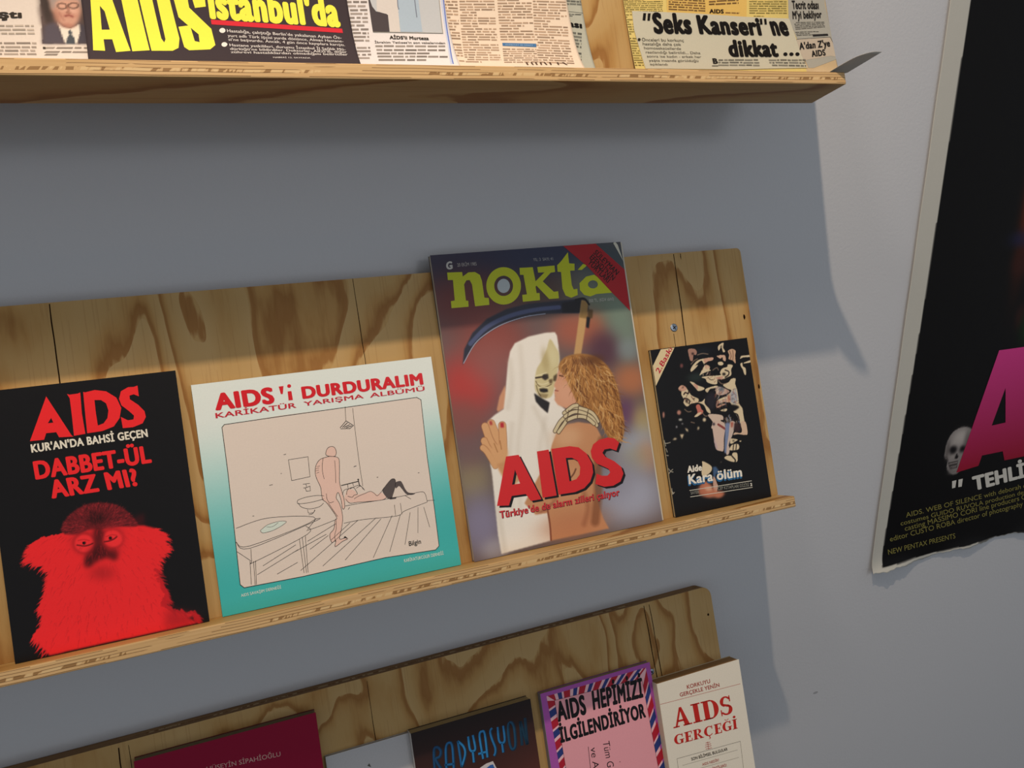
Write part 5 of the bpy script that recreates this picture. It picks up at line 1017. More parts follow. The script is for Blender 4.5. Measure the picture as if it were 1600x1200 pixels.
 ('T',1,'d8d0cc','HABERİ 12. SAYFADA',[(112.4,5.4),(137.3,5.5),(112.4,6.6)],0.02,0),
],
'C': [
 ('C',1,'968a82',[(41.2,96.1),(64.6,97.8),(54.4,6.7),(32.2,6.1)],30,41,0.5),
 ('P',1,'c3c4c6',[[(61.7,97.6),(118.5,101.7),(113.2,31.2),(60.1,30.5)]],0),
 ('P',2,'4e4648',[[(61.1,61.5),(62.9,50.7),(65.2,46.8),(72.1,45.5),(73.6,44.3),(72.5,31),(60.1,30.5)]],0),
 ('P',2,'aebdcb',[[(87,87.3),(100.5,88.2),(97.4,31.9),(80.9,31.3),(81.9,50.3)]],0),
 ('R',3,'7a8090',0.7,[(84.2,68.9),(82.3,52.8),(82.6,49.1)],1),
 ('R',3,'7a8090',0.7,[(96.1,63.4),(95.4,47.8),(95.2,43.3)],1),
 ('R',3,'8a8678',0.4,[(118.1,101.7),(113,31.2),(60.1,30.4)],0),
 ('P',2,'d8cfc8',[[(71.2,86.3),(85.8,87.2),(82.3,49.1),(80.3,31.2),(72.8,31),(73.7,44.3),(65.8,47.1)]],0),
 ('T',2,'40382f',"AİDS'li Murteza",[(71.4,25.2),(101,25.3),(71.6,27.8)],0.049,0),
 ('T',1,'5a5048',"İbrahim Tatlıses'in son vakalarından",[(59.8,21.3),(112.9,22.2),(59.9,23)],0.02,0),
 ('C',1,'8a8078',[(59.9,19.9),(113,21.2),(112.6,19.2),(59.5,17.8)],1,50,0.75),
 ('C',1,'8a8078',[(59.9,16.6),(113.1,17.8),(112.6,15.8),(59.5,14.5)],1,51,0.75),
 ('C',1,'8a8078',[(59.6,13.6),(112.7,14.8),(112.1,12.8),(59.1,11.5)],1,52,0.75),
 ('C',1,'8a8078',[(59.5,10.8),(112.2,11.9),(111.6,9.8),(58.9,8.6)],1,53,0.75),
 ('C',1,'8a8078',[(59.4,7.7),(111.6,8.7),(110.9,6.5),(58.8,5.4)],1,54,0.75),
 ('R',1,'6a80c8',0.9,[(120,101.8),(118.4,58.2),(117.1,37.1),(116.3,21.7),(114.1,3.9)],0),
 ('P',0,'c8cfe6',[[(118.8,89.4),(117.9,67.6),(117,37.1),(116,21.7),(113.7,3.9),(111.9,3.8),(114.7,21.7),(115.4,37.1),(116.6,67.5),(116.9,89.3)]],0),
],
'D': [
 ('C',1,'ac9078',[(32.5,120.9),(46.7,122.1),(34.4,6.6),(21.6,7.2)],46,60,0.5),
 ('C',1,'ac9078',[(49.2,122.3),(77.4,124.7),(64.3,6.4),(35.3,6.2)],52,61,0.5),
 ('C',1,'ac9078',[(80,124.9),(109.1,127.3),(98.2,28.1),(69.2,27.2)],42,62,0.5),
 ('C',1,'ac9078',[(69.1,21.1),(97.2,21.5),(95,7.6),(66.1,6.5)],7,63,0.5),
 ('C',1,'ac9078',[(112.2,127.6),(139.7,129.9),(125.5,6.5),(95.5,7.2)],52,64,0.5),
 ('P',2,'4a78a8',[[(69.9,25.5),(98.3,25.6),(97.8,22.6),(69.6,22.9)]],0),
 ('T',3,'a8c0d8','EDEBİYAT VE SANAT',[(72.2,23.3),(95.1,23.4),(72.4,24.5)],0,0),
 ('P',2,'5a4436',[[(83.9,7.6),(85.4,8.2),(85.6,5.3),(84.3,5.1)]],0),
 ('P',2,'5a4436',[[(88,7.7),(89.5,8.3),(90,5.4),(88.8,5.2)]],0),
 ('P',2,'5a4436',[[(91.7,7.8),(93.2,8.4),(93.4,5.5),(92.1,5.3)]],0),
 ('P',2,'5a4436',[[(95.8,7.9),(97.4,8.5),(97.1,5.6),(95.9,5.4)]],0),
 ('P',2,'5a4436',[[(99.2,8),(100.7,8.5),(101.6,5.7),(100.4,5.5)]],0),
 ('P',2,'5a4436',[[(103.7,8.1),(105.3,8.6),(105.4,5.8),(104.1,5.6)]],0),
 ('P',2,'5a4436',[[(110.2,8.2),(111.8,8.8),(111.9,5.9),(110.6,5.7)]],0),
 ('P',2,'5a4436',[[(114.8,8.3),(116.4,8.9),(119.2,6.1),(117.9,5.9)]],0),
],
'E': [
 ('C',1,'6a6a62',[(61.8,130.1),(89.9,132.4),(78.5,60.6),(63.1,60.7)],30,71,0.6),
 ('R',1,'55554e',0.3,[(61.8,55.6),(77.4,54.7)],0),
 ('C',1,'6a6a62',[(62.3,54),(76.1,53.9),(72,51.1),(62.1,51.1)],2,72,0.6),
 ('T',1,'161412','ası',[(61.6,43),(73.7,41.8),(62.1,48)],0.066,0),
 ('C',1,'6a6a62',[(61.8,39.3),(72.6,38.2),(66.4,12.6),(58.8,13.2)],9,73,0.6),
],
'F': [
 ('P',0,'e2c878',[[(8.8,128.7),(53.4,132.3),(41.4,69.8),(40.4,58),(79.8,59.6),(93.9,135.5),(160.2,140.9),(145.7,57.2),(-2.5,57.5)]],0),
 ('C',1,'8a7a44',[(6.9,128.6),(48.6,131.9),(36.5,58.5),(-3.1,56.2)],44,81,0.5),
 ('C',1,'8a7a44',[(-2.9,55.5),(5.9,55.9),(5.1,37.4),(-2.5,37.2)],9,82,0.5),
 ('C',1,'8a7a44',[(-1.7,35.5),(6.2,35.4),(8.6,10.5),(-1.3,10.4)],12,83,0.5),
 ('P',1,'dfb866',[[(52.6,132.2),(140.5,139.3),(122.1,57),(40.4,58)]],0),
 ('C',2,'7a5a34',[(55.8,132.5),(93,135.5),(79.4,59.9),(42.4,60.1)],34,84,0.55),
 ('C',2,'7a5a34',[(96.4,135.8),(130,138.4),(115.9,68.7),(84.3,65.8)],28,85,0.55),
 ('T',2,'2a1a10','AIDS',[(83.4,59.4),(98.5,59.8),(83.9,62.8)],0.061,0),
 ('C',2,'7a5a34',[(100.4,61.2),(118.8,61.6),(118.4,59.9),(100.1,59.6)],1,86,0.7),
 ('C',1,'8a7a44',[(138.7,131.9),(180.2,135),(167.5,61.8),(125.8,60.1)],34,87,0.5),
 ('C',1,'8a7a44',[(130.3,59.2),(141.8,59.6),(141.5,58.4),(130.1,57.9)],1,88,0.7),
 ('P',1,'a9a69c',[[(182,135.2),(223.9,138.4),(213.5,72.7),(214.7,56.1),(218.3,34.9),(221,22.7),(186.4,12.1),(180.4,12),(175.4,33.8),(168.7,58.8)]],0),
 ('P',2,'c0b2a0',[[(172.9,38.5),(212.4,42),(221,22.7),(209.1,24),(174.5,18.7)]],0),
 ('T',3,'201e1e','Tecrit odası',[(174.5,67.1),(205.3,68.4),(175.1,74.5)],0.049,0),
 ('T',3,'201e1e',"M'yi bekliyor",[(173,57.7),(207,60),(173.8,64.6)],0.049,0),
 ('C',2,'55524c',[(173.8,55),(209.1,56.7),(208.8,51),(174.4,47.2)],5,89,0.5),
 ('C',2,'55524c',[(173.2,46),(210.5,48),(210.1,44.2),(174.5,41.6)],3,90,0.5),
 ('P',3,'2a2828',[[(192.8,43.9),(210.8,45),(210.9,43.2),(192.8,41.8)]],0),
 ('R',3,'4a4844',0.4,[(172.6,37.4),(173.7,38.8),(212.9,42),(220.6,23.1)],0),
 ('T',3,'201e1e',"A'dan Z'ye",[(174.3,29.1),(210.9,33.2),(174.9,35.2)],0.055,0),
 ('T',3,'201e1e','AIDS',[(186.9,22.6),(203.6,24.5),(186.9,28)],0.055,0),
],
'G': [
 ('P',0,'c9c3ae',[[(6.3,57.9),(60,58.4),(123.1,57.4),(168.9,57.7),(171.9,44.1),(174.9,24),(179.1,11.9),(98.7,9.1),(9.3,8.4),(5.3,42.2)]],0),
 ('T',3,'14100e','Seks',[(23.9,39.9),(62.2,40.7),(24.4,56.3)],0.066,0),
 ('T',3,'14100e','Kanseri',[(69.1,40.8),(135.4,41.6),(68.4,56)],0.066,0),
 ('T',3,'14100e','ne',[(146.9,42),(166.1,42.4),(144.4,59)],0.066,0),
 ('P',3,'14100e',[[(16.7,56.3),(19.4,56.4),(17.5,50),(14.8,50.1)]],0),
 ('P',3,'14100e',[[(21.1,56.3),(23.8,56.5),(21.8,50),(19.4,50)]],0),
 ('P',3,'14100e',[[(135.6,56.1),(138.3,56.2),(137.8,50.9),(135.1,50.8)]],0),
 ('P',3,'14100e',[[(140.4,56.3),(143,56.4),(142.5,51.1),(140,51)]],0),
 ('T',3,'14100e','dikkat',[(95.8,21.1),(149.4,22.3),(96,35.1)],0.066,0),
 ('P',3,'14100e',[[(159.4,24.2),(159,23.5),(158.2,22.9),(157.1,22.5),(156,22.5),(155.1,22.8),(154.6,23.4),(154.6,24.1),(155,24.9),(155.8,25.5),(156.8,25.8),(157.9,25.9),(158.8,25.6),(159.3,25)]],0),
 ('P',3,'14100e',[[(166.2,24.4),(165.7,23.6),(164.9,23),(163.8,22.7),(162.8,22.6),(161.9,22.9),(161.3,23.5),(161.3,24.3),(161.7,25),(162.5,25.7),(163.6,26),(164.7,26),(165.6,25.7),(166.1,25.1)]],0),
 ('P',3,'14100e',[[(173,24.5),(172.5,23.8),(171.7,23.2),(170.6,22.8),(169.5,22.8),(168.6,23.1),(168.1,23.7),(168.1,24.4),(168.5,25.2),(169.3,25.8),(170.4,26.2),(171.5,26.2),(172.4,25.9),(172.9,25.3)]],0),
 ('P',3,'2a2622',[[(9.8,33.4),(9.5,32.8),(9,32.4),(8.4,32.1),(7.8,32.1),(7.2,32.3),(6.9,32.8),(6.9,33.3),(7.1,33.9),(7.6,34.4),(8.3,34.7),(8.9,34.7),(9.5,34.4),(9.8,34)]],0),
 ('T',3,'4a463e','Önceleri bu korkunç',[(10.8,32.1),(51.9,32.7),(10.8,34.7)],0,0),
 ('T',3,'4a463e','hastalığa daha çok',[(11,28.6),(48.4,29.1),(11.1,31.1)],0,0),
 ('T',3,'4a463e','homoseksüellerde',[(11.6,25.2),(47.6,25.5),(11.6,27.4)],0,0),
 ('T',3,'4a463e','rastlandığı belirtildi... Daha',[(12.4,21.6),(66.3,22.1),(12.4,23.8)],0,0),
 ('T',3,'4a463e','sonra ise kadın - erkek her',[(12.8,18.1),(66.4,18.7),(12.9,20.2)],0,0),
 ('T',3,'4a463e','yaşta insanda görüldüğü',[(13.9,14.5),(62.7,15.1),(13.9,16.6)],0,0),
 ('T',3,'4a463e','açıklandı',[(14.2,11.3),(31.2,11.3),(14.3,13.3)],0,0),
 ('T',3,'2a2622','B',[(77.3,13.9),(82.5,14.1),(77.3,18.4)],0.061,0),
 ('C',3,'7c786c',[(83.9,18.5),(126.8,19.4),(125.8,12),(81.9,11.6)],3,95,0.5),
 ('C',3,'7c786c',[(75.6,12.8),(82.2,12.9),(81.8,11.2),(75.6,11.1)],1,96,0.5),
 ('C',3,'7c786c',[(137.3,19.6),(178.6,20.4),(177.3,12.3),(137.2,12.4)],3,97,0.5),
],
'poster': [
 ('F','0f0d0e',[(17.9,5.7),(28.2,349.6),(32.9,898.1),(516.5,953),(943.3,-12.7)],0.1,1,0),
 ('P',3,'GRAD',[[(138.4,122.1),(183.5,290.6),(232,289.9),(256.6,289.5),(351.5,122.1),(232.3,124),(225.3,139.1),(184.2,139.6),(180.3,124.9)],[(208.7,234.9),(220.8,182.6),(193.6,182.3)]],0),
 ('F','8f8886',[(108.2,153.1),(108.9,170),(116.2,183.2),(131,188.6),(146.8,186.1),(157.8,176),(154.1,154.8),(146.8,130.8),(139.8,120.9),(130.6,120.3),(121.3,126.4),(116.5,132.9),(115.1,144.1),(110.5,147.1)],0.6,1,1),
 ('B','c4bdb8',(133.9,174.3),(14.4,11.1),0.8),
 ('B','b0a8a4',(127.4,167),(8.4,5.3),0.6),
 ('B','5c5654',(112.3,158.6),(3.7,13),0.7),
 ('B','6a6462',(123.8,128.5),(5.9,4.7),0.5),
 ('B','4a4442',(147.2,168.4),(6,13.2),0.5),
 ('F','141012',[(116.1,159.2),(120.1,163.5),(127.6,161.7),(130.2,156.9),(127.1,152.4),(119.9,152.4)],1.2,1,1),
 ('F','141012',[(135.8,157.2),(139.9,160.9),(146,158.6),(146.9,154.1),(142.5,151.7),(137.5,152.5)],1.2,1,1),
 ('F','141012',[(128.6,144.6),(131.2,151.7),(136.2,145.2),(133,142.6)],0.8,0.95,0),
 ('B','a09894',(124.1,147.3),(3.7,2.9),0.7),
 ('B','8a8280',(137.6,140.3),(4.3,2.6),0.6),
 ('F','2a2424',[(117.6,139.7),(136.1,139.6),(136.5,129.4),(123.5,129.8)],1,0.9,0),
 ('F','9a9290',[(119.5,138.1),(135.6,138.1),(135.6,135.9),(120.3,135.7)],0.7,0.9,0),
 ('F','8c8482',[(121.9,133.9),(135.6,133.7),(135.5,130.2),(124.1,131)],0.7,0.8,0),
 ('S','3a3434',0.5,[(122.5,138.8),(124.5,130.9)],0.3,0.7,0),
 ('S','3a3434',0.5,[(125.9,138.2),(127.8,130.3)],0.3,0.7,0),
 ('S','3a3434',0.5,[(129.2,137.6),(131.2,129.7)],0.3,0.7,0),
 ('S','3a3434',0.5,[(132.5,137.1),(134.5,129.1)],0.3,0.7,0),
 ('S','1c1818',1.2,[(110.8,149.5),(115.6,145.6),(121.4,132.1)],0.8,0.6,1),
 ('B','7a7472',(130,123.6),(8.5,3),0.7),
 ('P',3,'d8d4cc',[[(132.6,110.4),(140.7,110.5),(140.9,99.3),(134.8,99.1)]],0),
 ('P',3,'d8d4cc',[[(144.8,110.4),(153,110.5),(153.4,98.5),(146.8,98.8)]],0),
 ('T',3,'d8d4cc','TEHLİ',[(178.5,88),(283.5,90.1),(170.7,108.9)],0.066,0),
 ('T',3,'8c8446','AIDS. WEB OF SILENCE with deborah c',[(54.3,71.3),(288.9,71.6),(51.9,78.8)],0,0),
 ('T',3,'8c8446','costumes GUIDO RUVOLA production des',[(46.4,60.8),(291.4,61.6),(44.1,67.7)],0,0),
 ('T',3,'8c8446','casting MASSIMO CORI line producers C',[(55.9,50.8),(293.6,52.6),(53,58.8)],0,0),
 ('T',3,'8c8446','editor CUSTO ROBA director of photography I',[(30.5,40.2),(296.3,41.8),(27.7,48.2)],0,0),
 ('T',3,'8c8446','NEW PENTAX PRESENTS',[(29.7,20.9),(157.1,18.3),(27.7,28.8)],0,0),
 ('B','4a1c0c',(190.4,472.6),(16.9,95.1),0.9),
 ('B','1c2048',(194.1,438.4),(29.4,12),0.9),
 ('B','3a1a14',(192.5,405.4),(17.2,15.7),0.9),
 ('B','341614',(209.9,333.2),(10.1,16.6),0.9),
 ('B','12300e',(233.5,317.6),(20.8,26.4),0.9),
 ('B','6a2c10',(191.6,496.5),(12,50.4),0.9),
],
}

# ============================================================ the setting
M_wall = wall_paint()
wv, wf, _ = box_data(-2.6, 0, 0, 3.4, .12, 2.9)
tag(mesh_obj('wall_back', wv, wf, [M_wall]), kind='structure')
fv, ff, _ = box_data(-2.6, -4.5, -.05, 3.4, .12, 0)
tag(mesh_obj('floor', fv, ff, [plain('floor_concrete', '4a4642', .6, .3, 6, .2)]), kind='structure')

# ============================================================ shelves
TP = .018
Z_TOP = (1.78341, 1.37659, .97390)     # front top edge of each back panel
DV = Vector((0, -math.sin(math.radians(20)), -math.cos(math.radians(20))))     # down the leaning panel
NV = Vector((0, math.cos(math.radians(20)), -math.sin(math.radians(20))))      # into the panel
ROT = Matrix.Rotation(LEAN, 4, 'X')
PH = .2635
def at(k, u, v, off=0.): return Vector((u, -.0169145, Z_TOP[k])) + DV*v - NV*off
M_gap = plain('wood_gap', '241408', .9, .05)
M_steel = plain('screw_steel', '9aa4b0', .35, .5, 400, .2, .9)
M_dark = plain('screw_slot', '22262c', .6)
def rounded(x0, x1, y1, r, n=6):
    out = [(x0, 0), (x1, 0)]
    for k in range(n+1):
        a = math.pi/2*k/n; out.append((x1-r+r*math.cos(a), y1-r+r*math.sin(a)))
    return out+[(x0, y1)]
def shelf(k, label, x0, x1, radius, cracks, screws, holes, seed, rotz=0., ledge_end=0.):
    piv = Matrix.Translation((.51, 0, 0)) @ Matrix.Rotation(rotz, 4, 'Z') @ Matrix.Translation((-.51, 0, 0))
    root = thing('display_shelf', at(k, 0, PH), ROT @ piv, label=label, cat='shelf', group='plywood display shelves')
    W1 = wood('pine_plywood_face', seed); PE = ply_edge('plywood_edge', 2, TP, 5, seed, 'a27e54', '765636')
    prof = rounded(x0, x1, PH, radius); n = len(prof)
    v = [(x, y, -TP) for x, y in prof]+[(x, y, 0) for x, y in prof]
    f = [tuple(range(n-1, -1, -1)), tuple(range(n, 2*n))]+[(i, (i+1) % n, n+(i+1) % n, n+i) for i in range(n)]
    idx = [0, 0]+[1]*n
    rg = random.Random(seed)
    for (u, va, vb, wd, dx) in cracks:          # checks in the face veneer
        m = 14; L, R = [], []
        for i in range(m+1):
            t = i/m; x = u+dx*t+rg.uniform(-.0003, .0003); w = wd*(.55+.45*math.sin(math.pi*min(1, t*.9+.1)))*rg.uniform(.6, 1.1)
            y = PH-(va+(vb-va)*t); L.append((x-w/2, y, .00012)); R.append((x+w/2, y, .00012))
        b = len(v); v += L+R
        for i in range(m): f.append((b+i, b+m+1+i, b+m+2+i, b+i+1)); idx.append(2)
    for (u, vv, a, b_) in holes:
        b = len(v); v += [(u+a*math.cos(t*math.pi/5)*rg.uniform(.8, 1.2), PH-vv+b_*math.sin(t*math.pi/5)*rg.uniform(.8, 1.2), .00014) for t in range(10)]
        f.append(tuple(range(b, b+10))); idx.append(2)
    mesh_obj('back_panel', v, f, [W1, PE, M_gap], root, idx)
    lv, lf, _ = box_data(x0, -.0112, -TP, x1+ledge_end, -.0001, .0260)
    o = mesh_obj('ledge', lv, lf, [wood('pine_plywood_ledge', seed+3, True), ply_edge('plywood_ledge_edge', 1, .0112, 5, seed+1)], root, [1, 1, 0, 0, 1, 1], .0012, segs=2)
    for (u, vv, r) in screws:
        m = 20; sv = [(0, 0, .0011)]; sf = []
        for rr, z in ((.55, .0011), (.85, .0009), (1.0, .0003), (1.0, .00005)):
            sv += [(r*rr*math.cos(2*math.pi*i/m), r*rr*math.sin(2*math.pi*i/m), z) for i in range(m)]
        sf += [(0, 1+i, 1+(i+1) % m) for i in range(m)]
        for q in range(3): sf += [(1+q*m+i, 1+(q+1)*m+i, 1+(q+1)*m+(i+1) % m, 1+q*m+(i+1) % m) for i in range(m)]
        mi = [0]*len(sf)
        for a in (.5, .5+math.pi/2):
            b = len(sv); c, s_ = math.cos(a), math.sin(a); l_, w_ = r*.55, r*.13
            sv += [(x*c-y*s_, x*s_+y*c, .00118) for x, y in ((-l_, -w_), (l_, -w_), (l_, w_), (-l_, w_))]
            sf.append((b, b+1, b+2, b+3)); mi.append(1)
        sc = mesh_obj('screw', sv, sf, [M_steel, M_dark], root, mi); sc.location = (u, PH-vv, 0)
    return root
shelf(0, 'pale plywood shelf at the top of the wall, carrying the newspaper clippings', -.42, .570, .006, [(.10, 0, .2, .0012, .001)], [], [], 1.7, ledge_end=.006)
shelf(1, 'brightly lit middle plywood shelf holding the red monkey book and the tall magazine', -.40, .5655, .005,
      [(-.0838, .001, .2, .0013, .0005), (.1519, .0, .2, .0007, .001), (.4827, .001, .2, .0013, -.004), (.4905, .001, .007, .001, 0), (.4685, .082, .2, .0009, -.002)], [(.4697, .0759, .0042)],
      [(.5575, .0735, .0013, .0026), (.5625, .1480, .0011, .0026)], 4.3)
shelf(2, 'shaded bottom plywood shelf with rounded corner, cut off by the photo\'s lower edge', -.40, .5565, .012,
      [(.4645, .003, .2, .0013, .006), (.4715, .003, .2, .0011, .006), (-.0905, .004, .2, .0014, -.001), (-.082, .004, .2, .0007, 0), (.1386, .004, .2, .0007, .001)], [(.4611, .0788, .0036)],
      [(.5485, .033, .0013, .0014)], 8.1, rotz=.0055)

# ============================================================ books
M_matte = ink('printed_cover_matte', .55, .0)
M_gloss = ink('printed_cover_gloss', .42, .08, .04, .12, 45, .2)
M_news = ink('newsprint', .85, .0, .04, .06, 90)
def book(name, item, k, u0, w, h, t, label, cat, group, mat, base, res, page='d8c8a4', colour=None, back='b8b0a0', edge='d8ccb4', spine=None, grow=0., v1=PH):
    root = thing(name, at(k, u0, v1-.0003), ROT, label=label, cat=cat, group=group)
    EDGE['front_cover'] = edge
    fc = sheet('front_cover', mat, root, w*1000, h*1000, res, ART[item], base, thick=.35, colour=colour)
    fc.location = (0, 0, t)
    pv, pf, _ = box_data(.0006, .0004, .0008, w-.0006+grow, h-.0006, t-.00045)
    mesh_obj('page_block', pv, pf, [pages('page_edges', page)], root)
    bv, bf, _ = box_data(0, 0, .0002, w, h, .0007)
    mesh_obj('back_cover', bv, bf, [plain('back_cover_card', back, .5)], root)
    if spine:
        sv, sf, _ = box_data(-.0004, 0, .0003, .0002, h, t-.0001)
        mesh_obj('spine', sv, sf, [plain('spine_card', spine, .5)], root)
    return root
G2 = 'publications on the middle shelf'; G3 = 'books on the bottom shelf'
book('paperback_book', 'monkey', 1, -.1345, .1335, .1995, .0105, 'black paperback with a red monkey and large red lettering on its cover', 'book', G2, M_gloss, '131113', .5, 'efe0c4', back='151315', spine='141214')
TOPC, BOTC = np.array([.93, .955, .93]), np.array([.27, .74, .73])
def album_col(X, Y):
    t = np.clip((Y-15)/(165-15), 0, 1)[..., None]; side = np.clip((X-120)/90, 0, 1)[..., None]*.10
    t = np.clip(t-side*(1-t)*1.5, 0, 1); t = t*t*(3-2*t)
    return BOTC*(1-t)+TOPC*t
book('cartoon_album', 'album', 1, .0090, .2015, .1868, .0052, 'teal and cream album with a line cartoon of a bedroom', 'album', G2, M_gloss, 'ffffff', 1.5, 'e8e0d0', colour=album_col, back='6ab0a4', edge='e4dcc8')
book('magazine', 'nokta', 1, .2228, .1965, .2775, .0062, 'tall magazine with white hooded skeleton embracing a woman under a yellow title', 'magazine', G2, M_gloss, '6e5f5e', .45, 'e4dccc', back='6a5a58', edge='e6dfcc', grow=.0022)
book('booklet', 'booklet', 1, .4358, .1178, .1675, .0042, 'small worn black booklet with a pale fragmented face, beside the screw', 'booklet', G2, M_gloss, '100e10', .5, 'd8c8a0', back='1a1818', edge='cfc4ac')
def crim_col(X, Y): return np.array([.58, .02, .20])+0*X[..., None]
book('paperback_book', 'crimson', 2, -.0800, .1625, .2440, .0120, 'wide crimson book at the left of the bottom shelf', 'book', G3, M_matte, '7c0a24', 2, '8c8268', colour=crim_col, back='6a1020', edge='9a5048')
book('paperback_book', 'white', 2, .0865, .0842, .1970, .0050, 'thin plain pale grey book beside the crimson book', 'book', G3, M_matte, 'c2c0c2', 2, 'c8c0b0', back='b8b4b0', edge='c8c4bc')
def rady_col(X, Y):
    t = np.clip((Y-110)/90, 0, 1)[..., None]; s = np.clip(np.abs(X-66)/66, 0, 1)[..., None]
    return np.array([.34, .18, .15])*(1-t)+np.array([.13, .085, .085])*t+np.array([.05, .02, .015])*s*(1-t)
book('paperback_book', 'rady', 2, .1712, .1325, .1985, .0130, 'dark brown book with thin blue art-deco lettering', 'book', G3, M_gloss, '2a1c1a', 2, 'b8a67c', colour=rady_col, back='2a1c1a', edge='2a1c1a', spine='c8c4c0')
book('paperback_book', 'pink', 2, .3178, .1375, .1985, .0080, 'purple and pink book with a striped airmail border', 'book', G3, M_gloss, 'b058b0', 2, 'b0a488', back='8a4a88', edge='9a5a94', spine='8c8894')
book('paperback_book', 'gercegi', 2, .4550, .1130, .1760, .0180, 'worn cream paperback with red serif title at the end of the bottom shelf', 'book', G3, M_matte, 'f4ead8', 2, 'a8845a', back='c8b898', edge='c0a880', spine='d8ccb4')

# ============================================================ newspaper clippings, standing on the ledge and leaning back
def paper_noise(base, amp, seed):
    rg = np.random.RandomState(seed); b = np.array([int(base[i:i+2], 16)/255 for i in (0, 2, 4)])
    def fn(X, Y):
        n = sum(np.sin(X*rg.uniform(.01, .06)+Y*rg.uniform(.01, .06)*rg.choice([-1, 1])+rg.uniform(0, 6))[..., None] for _ in range(5))/5
        return np.clip(b*(1+amp*n), 0, 1)
    return fn
def clipping(item, u0, w, h, par, label, base, seed, name='newspaper_clipping', colour=None, lean=None, warp=None, res=2.0):
    b, a, L, lip = par
    root = thing(name, at(0, u0, PH-.0004), ROT, label=label, cat='newspaper clipping', group='newspaper clippings on the top shelf')
    def surf(x, y):
        o = b*1000+a*1000*np.exp(-np.maximum(y, 0)/(L*1000))
        return o
    EDGE['paper_sheet'] = base
    s_ = sheet('paper_sheet', M_news, root, w, h, res, ART[item], base, surf, .12, .10, 3.0, colour or paper_noise(base, .03, seed), ragged=lean, warp=warp)
    return root, surf
# the text columns run on to the top of every page
for it, col, cols, y0, y1, pitch in (('D', 'ac9078', ((4, 33), (36, 64), (67, 95), (98, 127)), 104, 208, 2.05), ('E', '6a6a62', ((8, 38), (42, 72)), 104, 198, 2.2), ('C', '968a82', ((6, 34), (38, 66), (70, 113)), 112, 168, 2.2),
        ('A', 'a89a8c', ((8, 58), (64, 112), (118, 172), (178, 228), (232, 284)), 94, 143, 2.2), ('A', 'a89a8c', ((8, 58), (64, 112), (118, 172)), 8, 92, 2.2), ('F', '8a7a44', ((6, 48), (52, 98), (102, 134), (138, 172)), 124, 206, 2.1)):
    for k, (xa, xb) in enumerate(cols): ART[it].append(('C', 1, col, [(xa, y1), (xb, y1), (xb, y0), (xa, y0)], int((y1-y0)/pitch), 200+k, .5))
clipping('E', .260, 77, 205, (.0012, .010, .022, 0), 'narrow grey strip of newsprint peeping out at the right of the beige page', 'b9b8a8', 3)
clipping('D', .190, 133, 215, (.0026, .016, .022, 0), 'beige newsprint page in four text columns with a small blue bar', 'efd9c2', 4)
clipping('A', -.300, 290, 150, (.0030, .016, .022, 0), 'greyish clipping with a portrait photo of a man in glasses and tie', 'dccec2', 5, res=.8)
clipping('C', .100, 119, 175, (.0042, .016, .022, 0), 'pinkish white clipping with a pale blue photo above its caption', 'e6dedc', 6)
clipping('B', -.0262, 171, 88, (.0060, .0155, .022, 0), 'black clipping with huge yellow letters and a red underline', '3a3032', 7, colour=paper_noise('40363a', .05, 7))
def warp_page(x, y, z):
    """the yellowed page: leans on the panel, its lower right corner bends out over the end of the ledge"""
    s01 = lambda t: (lambda q: q*q*(3-2*q))(np.clip(t, 0, 1))
    k = s01((x-168)/40)
    yb = 1.0+13*s01((x-162)/36); r = 10.0; fm = math.radians(91)*s01((x-160)/24)
    o = 2.0+4.0*np.exp(-np.maximum(y, 0)/30)
    d = np.maximum(yb-y, 0)*(1+2.9*k); ph = np.minimum(d/r, fm)
    y2 = np.where(d > 0, yb-r*np.sin(ph)-(d-r*ph)*np.cos(ph), y); z2 = o+r*(1-np.cos(ph))+(d-r*ph)*np.sin(ph)
    y2 = np.maximum(y2, .2); x2 = x
    return x2, y2+z*np.sin(ph), z2+z*np.cos(ph)
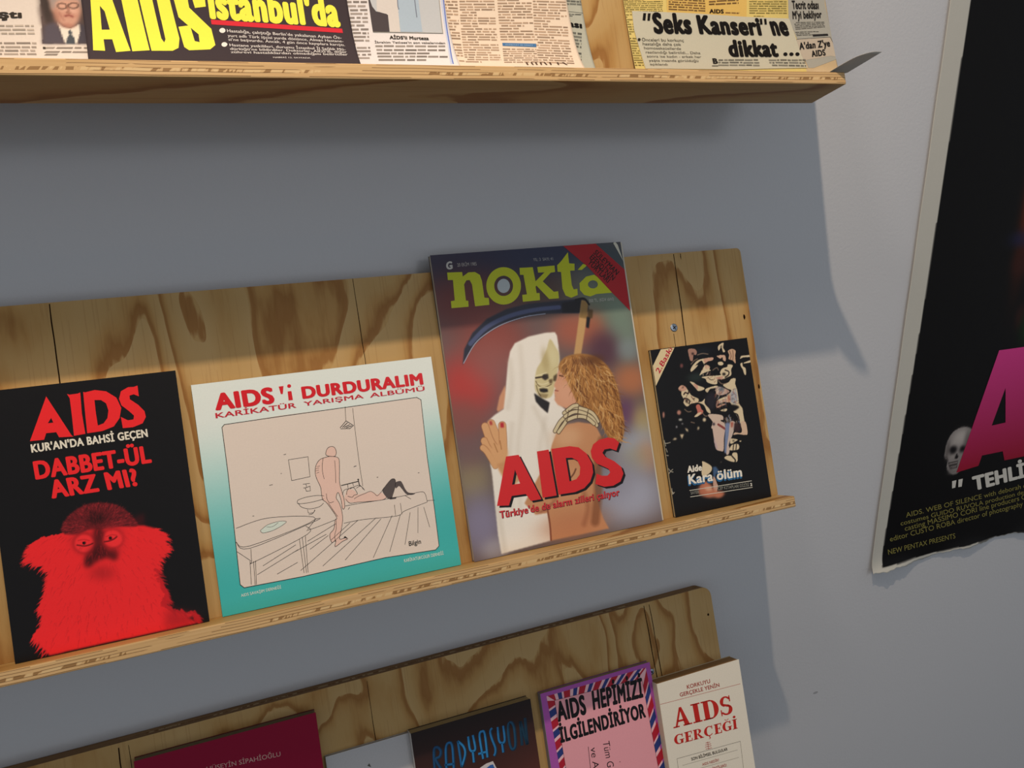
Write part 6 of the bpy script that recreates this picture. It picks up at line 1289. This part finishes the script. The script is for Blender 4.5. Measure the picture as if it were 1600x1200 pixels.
rootF = clipping('F', .3760, 215, 215, (.0020, .004, .03, 1), 'yellowed newspaper page with bold black headline and a curling corner', 'd4d0c8', 8, warp=warp_page, res=1.0,
    colour=lambda X, Y: np.where((X > 178+(Y-0)*-.06)[..., None], np.array([.80, .70, .55]), np.array([.86, .77, .47]))*(1+.03*np.sin(X*.05+Y*.03))[..., None])[0]
# the pasted headline strip moves with its page: a part of it
hs_ink = Ink(3.0); hs_ink.run(ART['G'])
A0 = np.array(hs_ink.v); A = np.stack(warp_page(A0[:, 0], A0[:, 1], .55+A0[:, 2]*.10), 1)
hf = []
for q in hs_ink.f:
    p = A0[list(q)]; u_, v_ = p[1]-p[0], p[2]-p[0]
    hf.append(list(q) if u_[0]*v_[1]-u_[1]*v_[0] > 0 else list(q)[::-1])
me = bpy.data.meshes.new('headline_strip'); me.from_pydata((A*.001).tolist(), [], hf)
cc = np.array(hs_ink.c); ia = me.attributes.new('ink', 'FLOAT_COLOR', 'POINT'); ia.data.foreach_set('color', np.concatenate([cc, np.ones((len(cc), 1))], 1).astype(np.float32).ravel())
me.materials.append(M_news); me.update()
hs = link(bpy.data.objects.new('headline_strip', me), rootF); hs['label'] = 'pale headline strip pasted on the yellowed page'

# ============================================================ film poster on the wall
POS = thing('film_poster', Vector((.830, -.0012, .919)), Matrix.Rotation(math.radians(90), 4, 'X'), label='black film poster with a skull and a magenta letter, its torn lower edge curling', cat='poster')
PW, PHT = 640., 960.
EDGE['paper_sheet'] = 'b4b0a8'
def p_surf(x, y):
    return 1.2+6.0*np.exp(-np.maximum(y, 0)/9)*np.exp(-((x-25)/40)**2)+2.5*np.exp(-np.maximum(y, 0)/7)*(1+np.sin(x*.045))+1.0*np.exp(-x/6)
def p_rag(X, Y):
    b = 1.2*np.sin(X*.055)+.8*np.sin(X*.16+1)+.4*np.sin(X*.5)
    l = .25*np.sin(Y*.05)
    return X+l*np.exp(-X/12)+Y*.0148, Y+b*np.exp(-np.maximum(Y, 0)/2.2)
sheet('paper_sheet', ink('poster_print', .55, .0, .04, spec=.12), POS, PW, PHT, 1.6, ART['poster'], 'cac7be', p_surf, .15, .10, 8.0, ragged=p_rag)
print('objects', len(bpy.data.objects))
